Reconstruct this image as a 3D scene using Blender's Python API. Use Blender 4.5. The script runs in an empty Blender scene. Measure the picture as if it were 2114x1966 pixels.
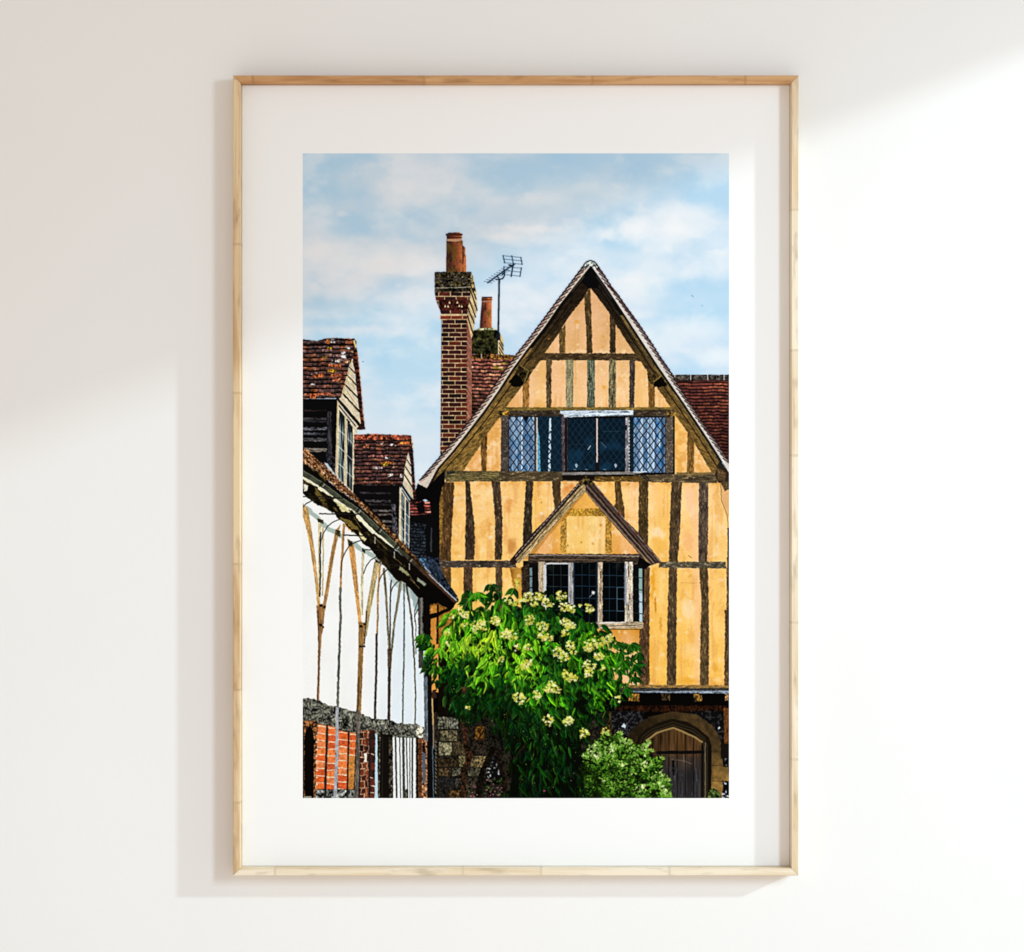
import bpy, math
import numpy as np

S = bpy.context.scene
COL = S.collection
# ---- camera, light, exposure ------------------------------------------------
FRONT = -0.018                       # front face of the frame, in metres from the wall
SHEET = -0.0065                      # the print's paper
CAMD = 2.0                           # camera to the front face of the frame
UNIT = 0.000427                      # one picture unit at the front face
cam_d = bpy.data.cameras.new('camera')
cam = bpy.data.objects.new('camera', cam_d)
COL.objects.link(cam)
cam.location = (0, FRONT - CAMD, 0)
cam.rotation_euler = (math.radians(90), 0, 0)
cam_d.sensor_fit = 'HORIZONTAL'
cam_d.sensor_width = 36
cam_d.lens = 36 * CAMD / (2114 * UNIT)
cam_d.clip_start, cam_d.clip_end = .05, 60
S.camera = cam
w = bpy.data.worlds.new('World')
S.world = w
w.use_nodes = True
bg = w.node_tree.nodes['Background']
bg.inputs[0].default_value = (1.0, .89, .79, 1)
# the sunlit floor throws more back than the ceiling does
wt = w.node_tree
wc = wt.nodes.new('ShaderNodeTexCoord')
wx = wt.nodes.new('ShaderNodeSeparateXYZ')
wr = wt.nodes.new('ShaderNodeMapRange')
wr.inputs['From Min'].default_value = -1
wr.inputs['From Max'].default_value = 1
wr.inputs['To Min'].default_value = 1.14
wr.inputs['To Max'].default_value = .45
wt.links.new(wc.outputs['Generated'], wx.inputs[0])
wt.links.new(wx.outputs['Z'], wr.inputs['Value'])
wt.links.new(wr.outputs['Result'], bg.inputs[1])
S.view_settings.view_transform = 'Standard'
S.view_settings.look = 'None'
S.view_settings.exposure = 0
S.view_settings.gamma = 1
S.view_settings.use_curve_mapping = False


def lamp(name, d, dist, size, size_y, power, color):
    L = math.sqrt(sum(c * c for c in d))
    l = bpy.data.lights.new(name, 'AREA')
    l.shape = 'ELLIPSE'
    l.size = size
    l.size_y = size_y
    l.energy = power
    l.color = color
    o = bpy.data.objects.new(name, l)
    COL.objects.link(o)
    o.location = [c / L * dist for c in d]
    from mathutils import Vector
    o.rotation_euler = Vector(o.location).to_track_quat('Z', 'Y').to_euler()
    return o


lamp('window_light', (.98, -1.0, .34), 2.8, .40, 1.0, 39, (.68, .87, 1.0))
lamp('low_window_light', (2.83, -1.0, 1.15), 10.0, .34, .34, 640, (.76, .92, 1.0))
# ---------------------------------------------------------------------------
# THE PRINTED PICTURE: the ink of the print is worked out here shape by shape
# (in units of one ink cell) and laid down below as flat inked cells of paper
# ---------------------------------------------------------------------------
PX0, PY0, PW, PH = 625, 317, 880, 1331
SS = 2
ink = np.zeros((PH * SS, PW * SS, 3), np.float32)
pid = np.zeros((PH * SS, PW * SS), np.uint8)
rng = np.random.default_rng(7)
HT = rng.random((256, 256)).astype(np.float32)
KINDS = ['sky', 'tiled_roof', 'brick_chimney', 'aerial', 'plaster_wall', 'timber_frame', 'roof_verge',
         'lattice_window', 'porch_gable', 'bay_window', 'dormer', 'dormer', 'limewashed_wall', 'wall_timber',
         'eaves', 'brick_plinth', 'downpipe', 'stone_wall', 'stone_archway', 'plank_door', 'flowering_tree',
         'blossom', 'variegated_shrub', 'brick_chimney', 'tiled_roof', 'tree_trunk', 'jetty', 'chimney_pot',
         'chimney_pot']
(SKY, ROOFL, CHIM, AER, PLAS, TIMB, VERGE, LATT, PORCH, BAY, DOR1, DOR2, LIME, WTIM, EAVE, PLIN, PIPE, STONE,
 ARCH, DOOR, TREE, BLOS, SHRUB, CHIM2, ROOFR, TRUNK, JETTY, POT, POT2) = range(29)


def C(*c):
    return np.array(c, np.float32)


def hsh(i, j, k=0):
    return HT[(np.asarray(i) * 7 + k * 31 + 13) & 255, (np.asarray(j) * 11 + k * 57 + 5) & 255]


def nz(X, Y, sx, sy=None, k=0):
    sy = sy or sx
    u = X / sx + k * 3.7
    v = Y / sy + k * 1.9
    i = np.floor(u).astype(int)
    j = np.floor(v).astype(int)
    f = (u - i).astype(np.float32)
    g = (v - j).astype(np.float32)
    f = f * f * (3 - 2 * f)
    g = g * g * (3 - 2 * g)
    a = HT[(i * 1 + k * 17) & 255, (j + k * 29) & 255]
    b = HT[(i + 1 + k * 17) & 255, (j + k * 29) & 255]
    c = HT[(i + k * 17) & 255, (j + 1 + k * 29) & 255]
    d = HT[(i + 1 + k * 17) & 255, (j + 1 + k * 29) & 255]
    return (a * (1 - f) + b * f) * (1 - g) + (c * (1 - f) + d * f) * g


def fbm(X, Y, s, k=0, n=4, sy=None):
    t = 0
    a = 1.0
    w = 0
    sy = sy or s
    for q in range(n):
        t = t + a * nz(X, Y, s / 2 ** q, sy / 2 ** q, k + q)
        w += a
        a *= .55
    return t / w


def mix(a, b, t):
    t = np.clip(t, 0, 1)
    if np.ndim(t) >= 2:
        t = t[..., None]
    return a + (b - a) * t


def sstep(a, b, x):
    t = np.clip((x - a) / (b - a), 0, 1)
    return t * t * (3 - 2 * t)


def window_of(x0, y0, x1, y1):
    i0 = max(0, int(math.floor((x0 - PX0) * SS)) - 1)
    i1 = min(PW * SS, int(math.ceil((x1 - PX0) * SS)) + 1)
    j0 = max(0, int(math.floor((y0 - PY0) * SS)) - 1)
    j1 = min(PH * SS, int(math.ceil((y1 - PY0) * SS)) + 1)
    if i1 <= i0 or j1 <= j0:
        return None
    X, Y = np.meshgrid(PX0 + (np.arange(i0, i1) + .5) / SS, PY0 + (np.arange(j0, j1) + .5) / SS)
    return slice(j0, j1), slice(i0, i1), X.astype(np.float32), Y.astype(np.float32)


def inside(pts, X, Y):
    m = np.zeros(X.shape, bool)
    n = len(pts)
    for a in range(n):
        x0, y0 = pts[a]
        x1, y1 = pts[(a + 1) % n]
        if y0 == y1:
            continue
        c = (Y >= min(y0, y1)) & (Y < max(y0, y1))
        m ^= c & (X < (x1 - x0) * (Y - y0) / (y1 - y0) + x0)
    return m


def lay(sl, m, col, who, X, Y, alpha=1.0):
    if not m.any():
        return
    if callable(col):
        c = col(X, Y)
    else:
        c = np.broadcast_to(np.array(col, np.float32), X.shape + (3,))
    t = ink[sl[0], sl[1]]
    if np.ndim(alpha) >= 2:
        a = (alpha * m)[..., None]
        t[:] = t * (1 - a) + c * a
        hit = m & (alpha > .5)
    else:
        t[m] = t[m] * (1 - alpha) + c[m] * alpha
        hit = m
    if who is not None:
        pid[sl[0], sl[1]][hit] = who


def poly(pts, col, who, wob=0.0, ws=4.0, alpha=1.0, k=0):
    xs = [p[0] for p in pts]
    ys = [p[1] for p in pts]
    r = window_of(min(xs) - wob, min(ys) - wob, max(xs) + wob, max(ys) + wob)
    if r is None:
        return
    a, b, X, Y = r
    if wob:
        U = X + (nz(X, Y, ws, ws, 40 + k) - .5) * 2 * wob
        V = Y + (nz(X, Y, ws, ws, 50 + k) - .5) * 2 * wob
        m = inside(pts, U, V)
    else:
        m = inside(pts, X, Y)
    lay((a, b), m, col, who, X, Y, alpha)


def box(x0, y0, x1, y1, col, who, wob=0.0, **kw):
    poly([(x0, y0), (x1, y0), (x1, y1), (x0, y1)], col, who, wob, **kw)


def line(pts, w, col, who, wob=0.0, alpha=1.0, w2=None):
    w2 = w if w2 is None else w2
    n = len(pts) - 1
    mw = max(w, w2)
    xs = [p[0] for p in pts]
    ys = [p[1] for p in pts]
    r = window_of(min(xs) - mw, min(ys) - mw, max(xs) + mw, max(ys) + mw)
    if r is None:
        return
    a, b, X, Y = r
    U, V = X, Y
    if wob:
        U = X + (nz(X, Y, 5, 5, 41) - .5) * 2 * wob
        V = Y + (nz(X, Y, 5, 5, 51) - .5) * 2 * wob
    m = np.zeros(X.shape, bool)
    for q in range(n):
        (x0, y0), (x1, y1) = pts[q], pts[q + 1]
        dx, dy = x1 - x0, y1 - y0
        L = dx * dx + dy * dy + 1e-9
        t = np.clip(((U - x0) * dx + (V - y0) * dy) / L, 0, 1)
        d = np.hypot(U - x0 - t * dx, V - y0 - t * dy)
        ww = w + (w2 - w) * (q + t) / n
        m |= d <= ww / 2
    lay((a, b), m, col, who, X, Y, alpha)


def blob(x, y, rx, ry, col, alpha, who=None, k=0, rough=.5, hard=.0, rot=0.0):
    r = window_of(x - rx * 1.6, y - ry * 1.6, x + rx * 1.6, y + ry * 1.6)
    if r is None:
        return
    a, b, X, Y = r
    U, V = X - x, Y - y
    if rot:
        cr, sr = math.cos(rot), math.sin(rot)
        U, V = U * cr + V * sr, -U * sr + V * cr
    d = np.sqrt((U / rx) ** 2 + (V / ry) ** 2)
    d = d + (fbm(X, Y, max(6, min(rx, ry)), k, 4) - .5) * 2 * rough
    al = (1 - sstep(hard, 1.0, d)) * alpha
    lay((a, b), al > 0.003, col, who, X, Y, al)


# ---- stuffs -----------------------------------------------------------------
def oak(base, light=.55, sx=2.0, sy=2.6, k=0, dark=.45):
    base = np.array(base, np.float32)
    def f(X, Y):
        n = nz(X, Y, sx, sy, k) * .6 + nz(X, Y, 1.1, 1.3, k + 3) * .4
        g = fbm(X, Y, 22, k + 6, 2)
        c = base * (dark + 1.15 * n + .5 * (g - .5))[..., None]
        hi = sstep(.66, .86, n)[..., None]
        return np.clip(c + hi * np.array((120, 108, 82), np.float32) * light, 0, 255)
    return f


def grain(base, dirx, diry, k=0, amt=1.0):
    base = np.array(base, np.float32)
    L = math.hypot(dirx, diry)
    dirx, diry = dirx / L, diry / L
    def f(X, Y):
        u = X * dirx + Y * diry
        v = -X * diry + Y * dirx
        n = nz(u, v, 16, 1.5, k) * .55 + nz(u, v, 5, 1.0, k + 2) * .45
        s = nz(X, Y, 1.6, 1.6, k + 4)
        c = base * (1 + amt * (1.5 * (n - .5) + .55 * (s - .5)))[..., None]
        return np.clip(c, 0, 255)
    return f


def plaster(top, bot, y0, y1, k=0, stain=.5):
    top = np.array(top, np.float32)
    bot = np.array(bot, np.float32)
    def f(X, Y):
        c = mix(top, bot, (Y - y0) / (y1 - y0))
        n = fbm(X, Y, 26, k, 4)
        c = c + ((n - .5) * 34)[..., None] * np.array((.8, 1, 1.5), np.float32)
        st = sstep(.58, .72, fbm(X, Y, 17, k + 9, 4, 30)) * stain
        c = mix(c, np.array((222, 150, 62), np.float32), st * .6)
        tone = nz(X, Y * .1, 34, 60, k + 21)
        c = mix(c, np.array((250, 196, 150), np.float32), sstep(.56, .85, tone) * .55)
        c = mix(c, np.array((248, 190, 88), np.float32), sstep(.44, .16, tone) * .5)
        ed = np.maximum(sstep(y0 + 14, y0 - 4, Y), sstep(y1 - 24, y1 + 2, Y)) * sstep(.3, .7, fbm(X, Y, 9, k + 25, 3))
        c = mix(c, np.array((222, 150, 56), np.float32), ed * .6)
        run = sstep(.6, .8, nz(X, Y, 3.2, 70, k + 28)) * sstep(.4, .7, nz(X, Y, 30, 60, k + 29))
        c = mix(c, np.array((226, 162, 84), np.float32), run * .45)
        wht = sstep(.62, .76, fbm(X, Y, 12, k + 13, 4)) * .55
        c = mix(c, np.array((252, 222, 178), np.float32), wht)
        c = c + ((nz(X, Y, 1.4, 1.4, k + 5) - .5) * 16)[..., None]
        return np.clip(c, 0, 255)
    return f


def tiles(pal, y0, h, w, k=0, slope=0.0, fade=None, specks=.0, line_d=.2, wav=1.2, speck_col=(225, 215, 205), grit=1.0, lf=.26):
    pal = np.array(pal, np.float32)
    def f(X, Y):
        V = (Y - y0 - slope * (X - 700)) / h + (nz(X, Y, 9, 40, k + 1) - .5) * wav / h * 2
        r = np.floor(V).astype(int)
        v = V - r
        off = hsh(r, r * 3 + 1, k) * w
        U = (X + off) / w
        t = np.floor(U).astype(int)
        u = U - t
        a = hsh(t, r, k + 1)
        c = pal[(a * len(pal) * .999).astype(int)]
        g = fbm(X, Y, 5, k + 4, 3)
        c = c * (1 + grit * (1.7 * (g - .5)))[..., None]
        edge = np.minimum(sstep(0, .12, v), 1)
        c = c * (.75 + .55 * (1 - v))[..., None]
        dk = sstep(1 - lf - .1, 1 - lf + .06, v + (nz(X, Y, 5, 5, k + 7) - .5) * .18)
        c = c * (1 - (1 - line_d) * dk)[..., None]
        jt = (u < .07) & (hsh(t, r, k + 5) > .4)
        c = np.where(jt[..., None], c * .45, c)
        if specks:
            s = sstep(1 - specks, 1 - specks * .6, nz(X, Y, 3.2, 2.2, k + 8)) * (1 - dk)
            c = mix(c, np.array(speck_col, np.float32), s * .85)
        if fade is not None:
            c = c * fade(X, Y)[..., None]
        return np.clip(c, 0, 255)
    return f


def bricks(pal, mortar, x0, y0, h, w, k=0, mt=1.5, slope=0.0, wav=.6):
    pal = np.array(pal, np.float32)
    mortar = np.array(mortar, np.float32)
    def f(X, Y):
        V = (Y - y0 - slope * (X - x0) + (nz(X, Y, 8, 8, k + 1) - .5) * wav) / h
        r = np.floor(V).astype(int)
        v = (V - r) * h
        U = (X - x0 + (r & 1) * w * .5 + (nz(X, Y, 7, 7, k + 2) - .5) * wav) / w
        t = np.floor(U).astype(int)
        u = (U - t) * w
        c = pal[(hsh(t, r, k) * len(pal) * .999).astype(int)]
        c = c * (.75 + .5 * fbm(X, Y, 4, k + 3, 2))[..., None]
        m = (v < mt) | (u < mt)
        mm = mortar * (.8 + .4 * nz(X, Y, 3, 3, k + 5))[..., None]
        return np.clip(np.where(m[..., None], mm, c), 0, 255)
    return f


def rubble(base, s, k=0, contrast=1.5, tint=(1, 1, .95)):
    base = np.array(base, np.float32)
    def f(X, Y):
        a = fbm(X + 6 * nz(X, Y, 7, 7, k), Y, s, k + 1, 3)
        b = nz(X, Y, 2.2, 3.0, k + 4)
        v = .5 + contrast * (a - .5) + .9 * (b - .5)
        c = base * (v * 2)[..., None] * np.array(tint, np.float32)
        return np.clip(c, 0, 255)
    return f


def flint(k=0, amt=.82):
    def f(X, Y):
        n = nz(X, Y, 4.2, 4.2, k) * .7 + nz(X, Y, 2, 2, k + 1) * .3
        c = mix(np.array((12, 11, 12), np.float32), np.array((48, 46, 48), np.float32), sstep(.5, .75, n))
        return mix(c, np.array((190, 195, 200), np.float32), sstep(amt, amt + .08, n))
    return f


# ---- sky ---------------------------------------------------------------------
def skycol(X, Y):
    t = (Y - 317) / 700
    c = mix(C(184, 212, 236), C(188, 218, 240), t * 1.4)
    c = mix(c, C(202, 226, 243), sstep(.5, 1, t))
    U = X + 70 * (fbm(X, Y, 130, 3, 3) - .5)
    n1 = fbm(U, Y * 1.9, 170, 1, 6)
    cov = sstep(.36, .66, n1)
    return mix(c, C(224, 231, 241), cov * .7)


box(600, 300, 1520, 1660, skycol, SKY)
W_ = (240, 240, 243)
for (x, y, rx, ry, col, al, k) in [
    (645, 345, 60, 45, (180, 210, 234), .6, 1), (820, 370, 150, 60, (230, 233, 238), .8, 2),
    (920, 400, 200, 55, (230, 236, 243), .7, 3), (720, 420, 80, 30, (222, 228, 238), .5, 4),
    (742, 472, 60, 26, (182, 212, 236), .7, 5), (860, 490, 90, 20, (184, 213, 239), .7, 6),
    (705, 442, 24, 9, (236, 236, 240), .6, 60),
    (650, 520, 140, 55, (243, 242, 243), 1.0, 7), (770, 550, 190, 55, (243, 243, 246), 1.0, 8),
    (700, 590, 200, 55, (238, 240, 246), .8, 9), (870, 545, 60, 34, (246, 247, 250), .9, 10),
    (820, 610, 180, 40, (240, 242, 248), .8, 11), (680, 640, 130, 24, (208, 226, 242), .6, 12),
    (1090, 472, 130, 14, (244, 243, 245), .85, 13), (1040, 490, 90, 18, (242, 242, 245), .8, 14),
    (1190, 390, 150, 60, (222, 233, 243), .8, 15), (1120, 430, 160, 30, (216, 230, 243), .6, 16),
    (1480, 370, 120, 70, (184, 216, 242), .8, 17), (1400, 345, 70, 36, (192, 219, 242), .6, 70),
    (1300, 400, 150, 50, (212, 229, 243), .6, 71),
    (1400, 475, 140, 62, (249, 248, 248), 1.0, 18), (1310, 470, 90, 44, (246, 246, 248), 1.0, 19),
    (1480, 505, 80, 66, (249, 248, 248), 1.0, 20), (1250, 484, 60, 22, (246, 246, 249), .85, 21),
    (1310, 530, 170, 40, (230, 237, 245), .7, 22), (1160, 550, 140, 60, (228, 235, 244), .8, 23),
    (1290, 580, 140, 60, (247, 246, 247), .95, 24), (1430, 560, 110, 34, (229, 236, 245), .8, 25),
    (1120, 650, 110, 80, (228, 234, 243), .8, 62),
    (1440, 618, 110, 30, (194, 219, 240), .8, 26), (1340, 690, 110, 50, (240, 243, 247), .85, 27),
    (1440, 680, 120, 40, (232, 239, 246), .85, 28), (1480, 735, 90, 30, (240, 244, 248), .8, 29),
    (1420, 745, 60, 22, (212, 229, 243), .5, 30),
    (1000, 505, 60, 26, (188, 215, 240), .6, 31), (985, 565, 50, 40, (192, 217, 239), .5, 32), (1030, 600, 60, 50, (226, 232, 243), .6, 72),
    (720, 682, 150, 18, (236, 236, 242), .7, 33), (690, 655, 120, 14, (204, 226, 243), .6, 34),
    (820, 730, 100, 60, (192, 221, 242), .7, 35), (830, 810, 90, 70, (190, 221, 243), .7, 36),
    (790, 832, 70, 12, (222, 232, 243), .6, 37), (870, 908, 60, 12, (226, 234, 243), .6, 38),
    (870, 690, 60, 20, (208, 227, 243), .5, 39),
]:
    blob(x, y, rx, ry, col, al * .9, None, k, rough=.45, hard=.0)
for q in range(26):                                   # torn cloud edges
    x = 640 + 860 * rng.random()
    y = 330 + 380 * rng.random()
    blob(x, y, 20 + 40 * rng.random(), 6 + 10 * rng.random(), (243, 244, 247), .12 + .16 * rng.random(), None, q, rough=.9)
def wisps(X, Y):
    return np.broadcast_to(np.array((249, 249, 251), np.float32), X.shape + (3,))


a_, b_, X_, Y_ = window_of(625, 317, 1505, 1010)
w_ = fbm(X_ + 50 * (fbm(X_, Y_, 60, 21, 4) - .5), Y_ * 1.7, 90, 24, 7)
bl_ = fbm(X_ + 30, Y_ * 1.5, 120, 33, 5)
lay((a_, b_), np.ones(X_.shape, bool), wisps, None, X_, Y_, .40 * sstep(.45, .74, w_))
lay((a_, b_), np.ones(X_.shape, bool), (168, 205, 238), None, X_, Y_, .34 * sstep(.55, .75, bl_) * (1 - sstep(.45, .6, w_)))
line([(1428, 610), (1431, 613)], 1.6, (110, 150, 190), SKY)
line([(1449, 632), (1450, 631)], 3, (150, 190, 220), SKY)
box(748, 746, 750.5, 748, (60, 80, 110), SKY)

# ---- roofs behind --------------------------------------------------------------
def fadeL(X, Y):
    return mix(np.float32(1.15), np.float32(.42), (Y - 750) / 75) if False else np.clip(1.2 - np.maximum(Y - 775, 0) / 110, .42, 1.2)


poly([(973, 732), (1066, 734), (1062, 742), (973, 870)], tiles([(134, 84, 68), (106, 66, 56), (168, 112, 86), (88, 54, 47), (122, 70, 58)], 743, 7.6, 13, 3, slope=.02, fade=fadeL, lf=.36), ROOFL)
poly([(973, 870), (1072, 730), (1062, 742), (973, 742)], tiles([(134, 84, 68), (106, 66, 56), (168, 112, 86), (88, 54, 47), (122, 70, 58)], 743, 7.6, 13, 3, slope=.02, fade=fadeL, lf=.36), ROOFL)
poly([(973, 731), (1020, 731), (1066, 734), (1060, 743), (973, 741)], rubble((88, 66, 40), 6, 5, 1.8, (1, .9, .7)), ROOFL, .8)
box(993, 730, 994.5, 740, (225, 215, 195), ROOFL)
for (x, y, r) in ((1026, 760, 11), (1036, 763, 8), (1041, 750, 7), (1022, 757, 6)):
    blob(x, y, r, 3.2, (150, 146, 38), .8, ROOFL, int(x), .7)
def fadeR(X, Y):
    return np.clip(1.12 - np.maximum(Y - 800, 0) / 260, .5, 1.1)


poly([(1385, 780), (1510, 780), (1510, 985), (1380, 800)], tiles([(96, 48, 42), (82, 42, 38), (110, 57, 46), (70, 38, 36), (90, 46, 40), (124, 68, 50)], 785, 6.7, 15, 21, fade=fadeR, lf=.34, line_d=.16, grit=.6), ROOFR)
box(1388, 774, 1510, 785, rubble((58, 52, 50), 5, 8, .9), ROOFR, .5)
for x in (1392, 1425, 1460, 1494):
    box(x, 773, x + 1.6, 785, (225, 222, 218), ROOFR)
line([(1388, 786.5), (1505, 786.5)], 1.5, (30, 20, 22), ROOFR)

# rear chimney
def pot_col(x0, x1, k):
    def f(X, Y):
        t = (X - x0) / (x1 - x0)
        c = mix(C(66, 36, 32), C(140, 74, 44), sstep(.1, .55, t))
        c = mix(c, C(206, 118, 66), sstep(.5, .9, t))
        n = fbm(X, Y, 9, k, 4, 16)
        c = mix(c, C(96, 76, 28), sstep(.5, .66, n) * .75 * (1 - sstep(.7, 1, t)))
        c = mix(c, C(48, 26, 26), sstep(.58, .74, fbm(X, Y, 7, k + 4, 3, 14)) * .7)
        return np.clip(c * (.86 + .3 * nz(X, Y, 1.7, 1.7, k + 8))[..., None], 0, 255)
    return f


poly([(990, 679), (992, 650), (994.5, 624), (994, 618), (995.5, 613), (1015.5, 613), (1016.5, 617), (1015, 623), (1015, 680)], pot_col(990, 1016, 3), POT2)
box(994.5, 613, 1016, 615.2, (58, 32, 28), POT2)
box(994.5, 618, 1016, 619.6, (62, 30, 26), POT2)
box(995.5, 621.5, 1015, 624, (176, 120, 96), POT2)
poly([(974, 684), (990, 677.5), (1018, 677), (1030, 685), (1030, 690), (974, 690)], rubble((150, 148, 120), 5, 3, .8), CHIM2)
box(974, 682, 1029, 731, rubble((34, 34, 24), 7, 31, 1.7, (1, 1, .7)), CHIM2)
for y in (697, 706, 714, 722):
    line([(975, y), (1028, y + .6)], 1.0, (62, 58, 48), CHIM2, .5, .6)
poly([(1028, 686), (1034, 690), (1039, 701), (1039.5, 734), (1028, 730)], grain((214, 182, 128), 1, 2.4, 4, .6), CHIM2)
for q in range(4):
    line([(1029, 697 + 9 * q), (1039, 714 + 9 * q)], 1.8, (40, 28, 20), CHIM2)
line([(1029.3, 690), (1029.3, 731)], 1.4, (236, 226, 200), CHIM2)

# ---- aerial ---------------------------------------------------------------------
A1, A2 = (26, 36, 46), (78, 98, 120)
line([(1030.6, 577), (1028.6, 690)], 3.6, A1, AER)
poly([(1024, 690), (1032, 686), (1033, 702), (1025, 704)], (20, 28, 36), AER)
for q in range(8):
    t = q / 7
    x, y = 1008 + 36 * t, 583 - 26 * t
    line([(x - 9, y - 2.2), (x + 8, y + 1.6)], 1.15, A2, AER)
line([(1007, 584), (1040, 560), (1063, 545)], 2.6, A1, AER)
line([(1024, 577), (1031, 577.5), (1038, 575), (1042, 568), (1041.5, 561)], 2.6, A1, AER)
line([(1031, 577), (1027, 572), (1029, 568)], 1.8, A1, AER)
line([(1037, 567), (1040, 564)], 3, A1, AER)
for s in ([(1037.5, 528), (1077, 532)], [(1038.5, 535), (1078.5, 539)], [(1039.5, 542.5), (1079, 546)],
          [(1039, 551), (1077, 554)], [(1043, 559), (1075.5, 562)], [(1045, 567.5), (1074, 570.5)]):
    line(s, 1.3, A2, AER)
for s in ([(1038.5, 528), (1042, 543)], [(1075, 532), (1078, 546)], [(1076.5, 553), (1073.5, 571)], [(1040.5, 551), (1040, 559)]):
    line(s, 1.8, A1, AER)
line([(1056.5, 528), (1060.5, 549)], 1.9, (48, 66, 84), AER)
line([(1059.5, 545), (1055.3, 571)], 2.6, A1, AER)
line([(1051, 547.5), (1056, 548.5)], 3.4, A1, AER)

# ---- main chimney -----------------------------------------------------------------
poly([(921, 562), (921.5, 500), (922.5, 492), (921.5, 485), (926, 480.5), (948, 480), (953.5, 484), (953, 494), (955.5, 499), (955, 506), (960, 511), (961, 517), (960, 522), (962, 530), (962.5, 562)], pot_col(921, 963, 12), POT)
line([(922, 484.5), (953, 484.5)], 4.2, (66, 38, 30), POT)
line([(923, 491), (953, 491)], 1.6, (70, 36, 26), POT)
poly([(923, 494), (953, 493), (953.5, 497), (940, 499.5), (923, 498)], (196, 150, 118), POT, .5)
line([(954.5, 498), (955, 560)], 1.2, (120, 66, 40), POT)
poly([(911.6, 650), (963.6, 650), (963, 900), (930, 945), (909, 945)], bricks([(50, 20, 23), (62, 25, 24), (42, 19, 26), (72, 29, 26), (54, 22, 24), (32, 20, 20), (90, 36, 26)], (214, 188, 140), 912.6, 659, 9.02, 26, 5, 1.6), CHIM)
poly([(963.6, 650), (974, 690), (974, 860), (963, 905)], bricks([(188, 126, 102), (168, 104, 84), (204, 146, 120)], (92, 50, 42), 963, 650, 5.6, 60, 15, 1.9, slope=1.7), CHIM)
# corbelled head
dark_b = bricks([(60, 28, 26), (46, 24, 26), (86, 36, 28), (36, 20, 22)], (214, 188, 142), 905, 602, 9.3, 24, 6, 1.7)
poly([(897, 602), (972, 602), (972, 620), (968, 632), (964.5, 650), (911, 650), (908, 640), (900, 620)], dark_b, CHIM)
poly([(905, 619), (968, 619), (965, 641), (909, 641)], rubble((50, 27, 23), 6, 17, 1.2, (1.1, .9, .85)), CHIM)
for (x, y) in ((928, 624), (944, 624), (919, 631.5), (925, 632), (948, 631), (953, 632)):
    poly([(x - 2, y + 3), (x, y - 3), (x + 2.5, y + 3)], (226, 204, 160), CHIM)
box(908, 651, 965.5, 659, bricks([(126, 48, 32), (98, 38, 30)], (214, 188, 142), 908, 651, 9, 23, 8, 1.4), CHIM)
box(897.5, 561.5, 973, 603, rubble((40, 36, 30), 6, 25, 1.9, (1, .97, .85)), CHIM, .8)
for q in range(70):
    x, y = 899 + 72 * rng.random(), 563 + 32 * rng.random()
    blob(x, y, 1.1 + rng.random(), .9 + .5 * rng.random(), [(190, 186, 170), (170, 150, 40), (120, 116, 100)][q % 3], .85, None, q, .3, .4)
line([(898, 595), (940, 594), (972, 593)], 1.3, (206, 198, 180), CHIM, .5)
line([(897.5, 574.5), (972, 577)], 1, (96, 90, 80), CHIM, .8)
poly([(972, 563), (976, 570), (983.5, 604), (985.5, 641), (981, 654), (976.5, 692), (973, 700), (964, 660), (966, 640), (972, 603)], grain((214, 186, 138), .5, 1, 7, .5), CHIM)
poly([(972, 563), (976, 570), (983, 604), (981, 612), (972, 598)], rubble((120, 102, 70), 4, 11, 1.6), CHIM)
for (x0, y0, x1, y1) in ((972, 601, 985, 641), (968, 618, 982, 655), (966, 636, 979, 668), (965, 652, 977, 690), (972, 590, 983, 618)):
    line([(x0, y0), (x1, y1)], 2.4, (34, 22, 18), CHIM)

# ---- gabled house -------------------------------------------------------------------
gl = [(1219, 549.5), (1155, 630), (1126, 673), (1090, 719), (1059, 760.6), (1028.5, 807.6), (996, 853), (963.6, 895), (934, 932.5), (903.5, 966.6), (881, 1009)]
gr = [(1222, 551.6), (1250, 590.6), (1290, 651), (1322, 700), (1361, 760), (1403, 820), (1437, 870), (1463, 909), (1489, 950), (1510, 985)]
ol = [(1202, 553), (1176.5, 587), (1147, 626), (1119, 664), (1090, 703), (1069, 729), (1033, 778), (1002.5, 823), (973, 864), (947, 898), (918, 932.5), (900, 954), (861, 999)]
orr = [(1236, 553), (1250.6, 574), (1262.5, 594), (1276.6, 611), (1289, 629.5), (1320, 672), (1349.5, 716), (1362, 737), (1382, 765), (1398, 792.5), (1421, 828), (1437, 852.5), (1456.6, 882), (1476, 909), (1504.5, 953), (1512, 965)]
il = [(1217.6, 593), (1204.6, 615.5), (1170, 660), (1155, 686), (1127, 726), (1115.5, 745.5), (1097, 770), (1078, 797), (1046, 839.5), (1034, 859), (1010, 890), (994.4, 916), (957, 971), (950, 985)]
ir = [(1217.6, 593), (1241.4, 624), (1259, 648), (1274, 674), (1290, 699), (1310.6, 731), (1323.6, 747), (1338, 770), (1359, 804), (1383.6, 839.5), (1396.6, 860.6), (1419, 893), (1434, 916), (1450, 943), (1468, 974), (1474, 985)]
# dark rafters and barge boards
def raft(X, Y):
    t = sstep(600, 900, Y)
    c = mix(C(34, 26, 18), C(122, 94, 46), t)
    n = nz(X * .6 + Y * .8, X * .8 - Y * .6, 2.0, 9, 3) * .6 + nz(X, Y, 1.8, 1.8, 5) * .4
    c = c * (.35 + 1.3 * n)[..., None]
    return np.clip(c, 0, 255)


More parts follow.
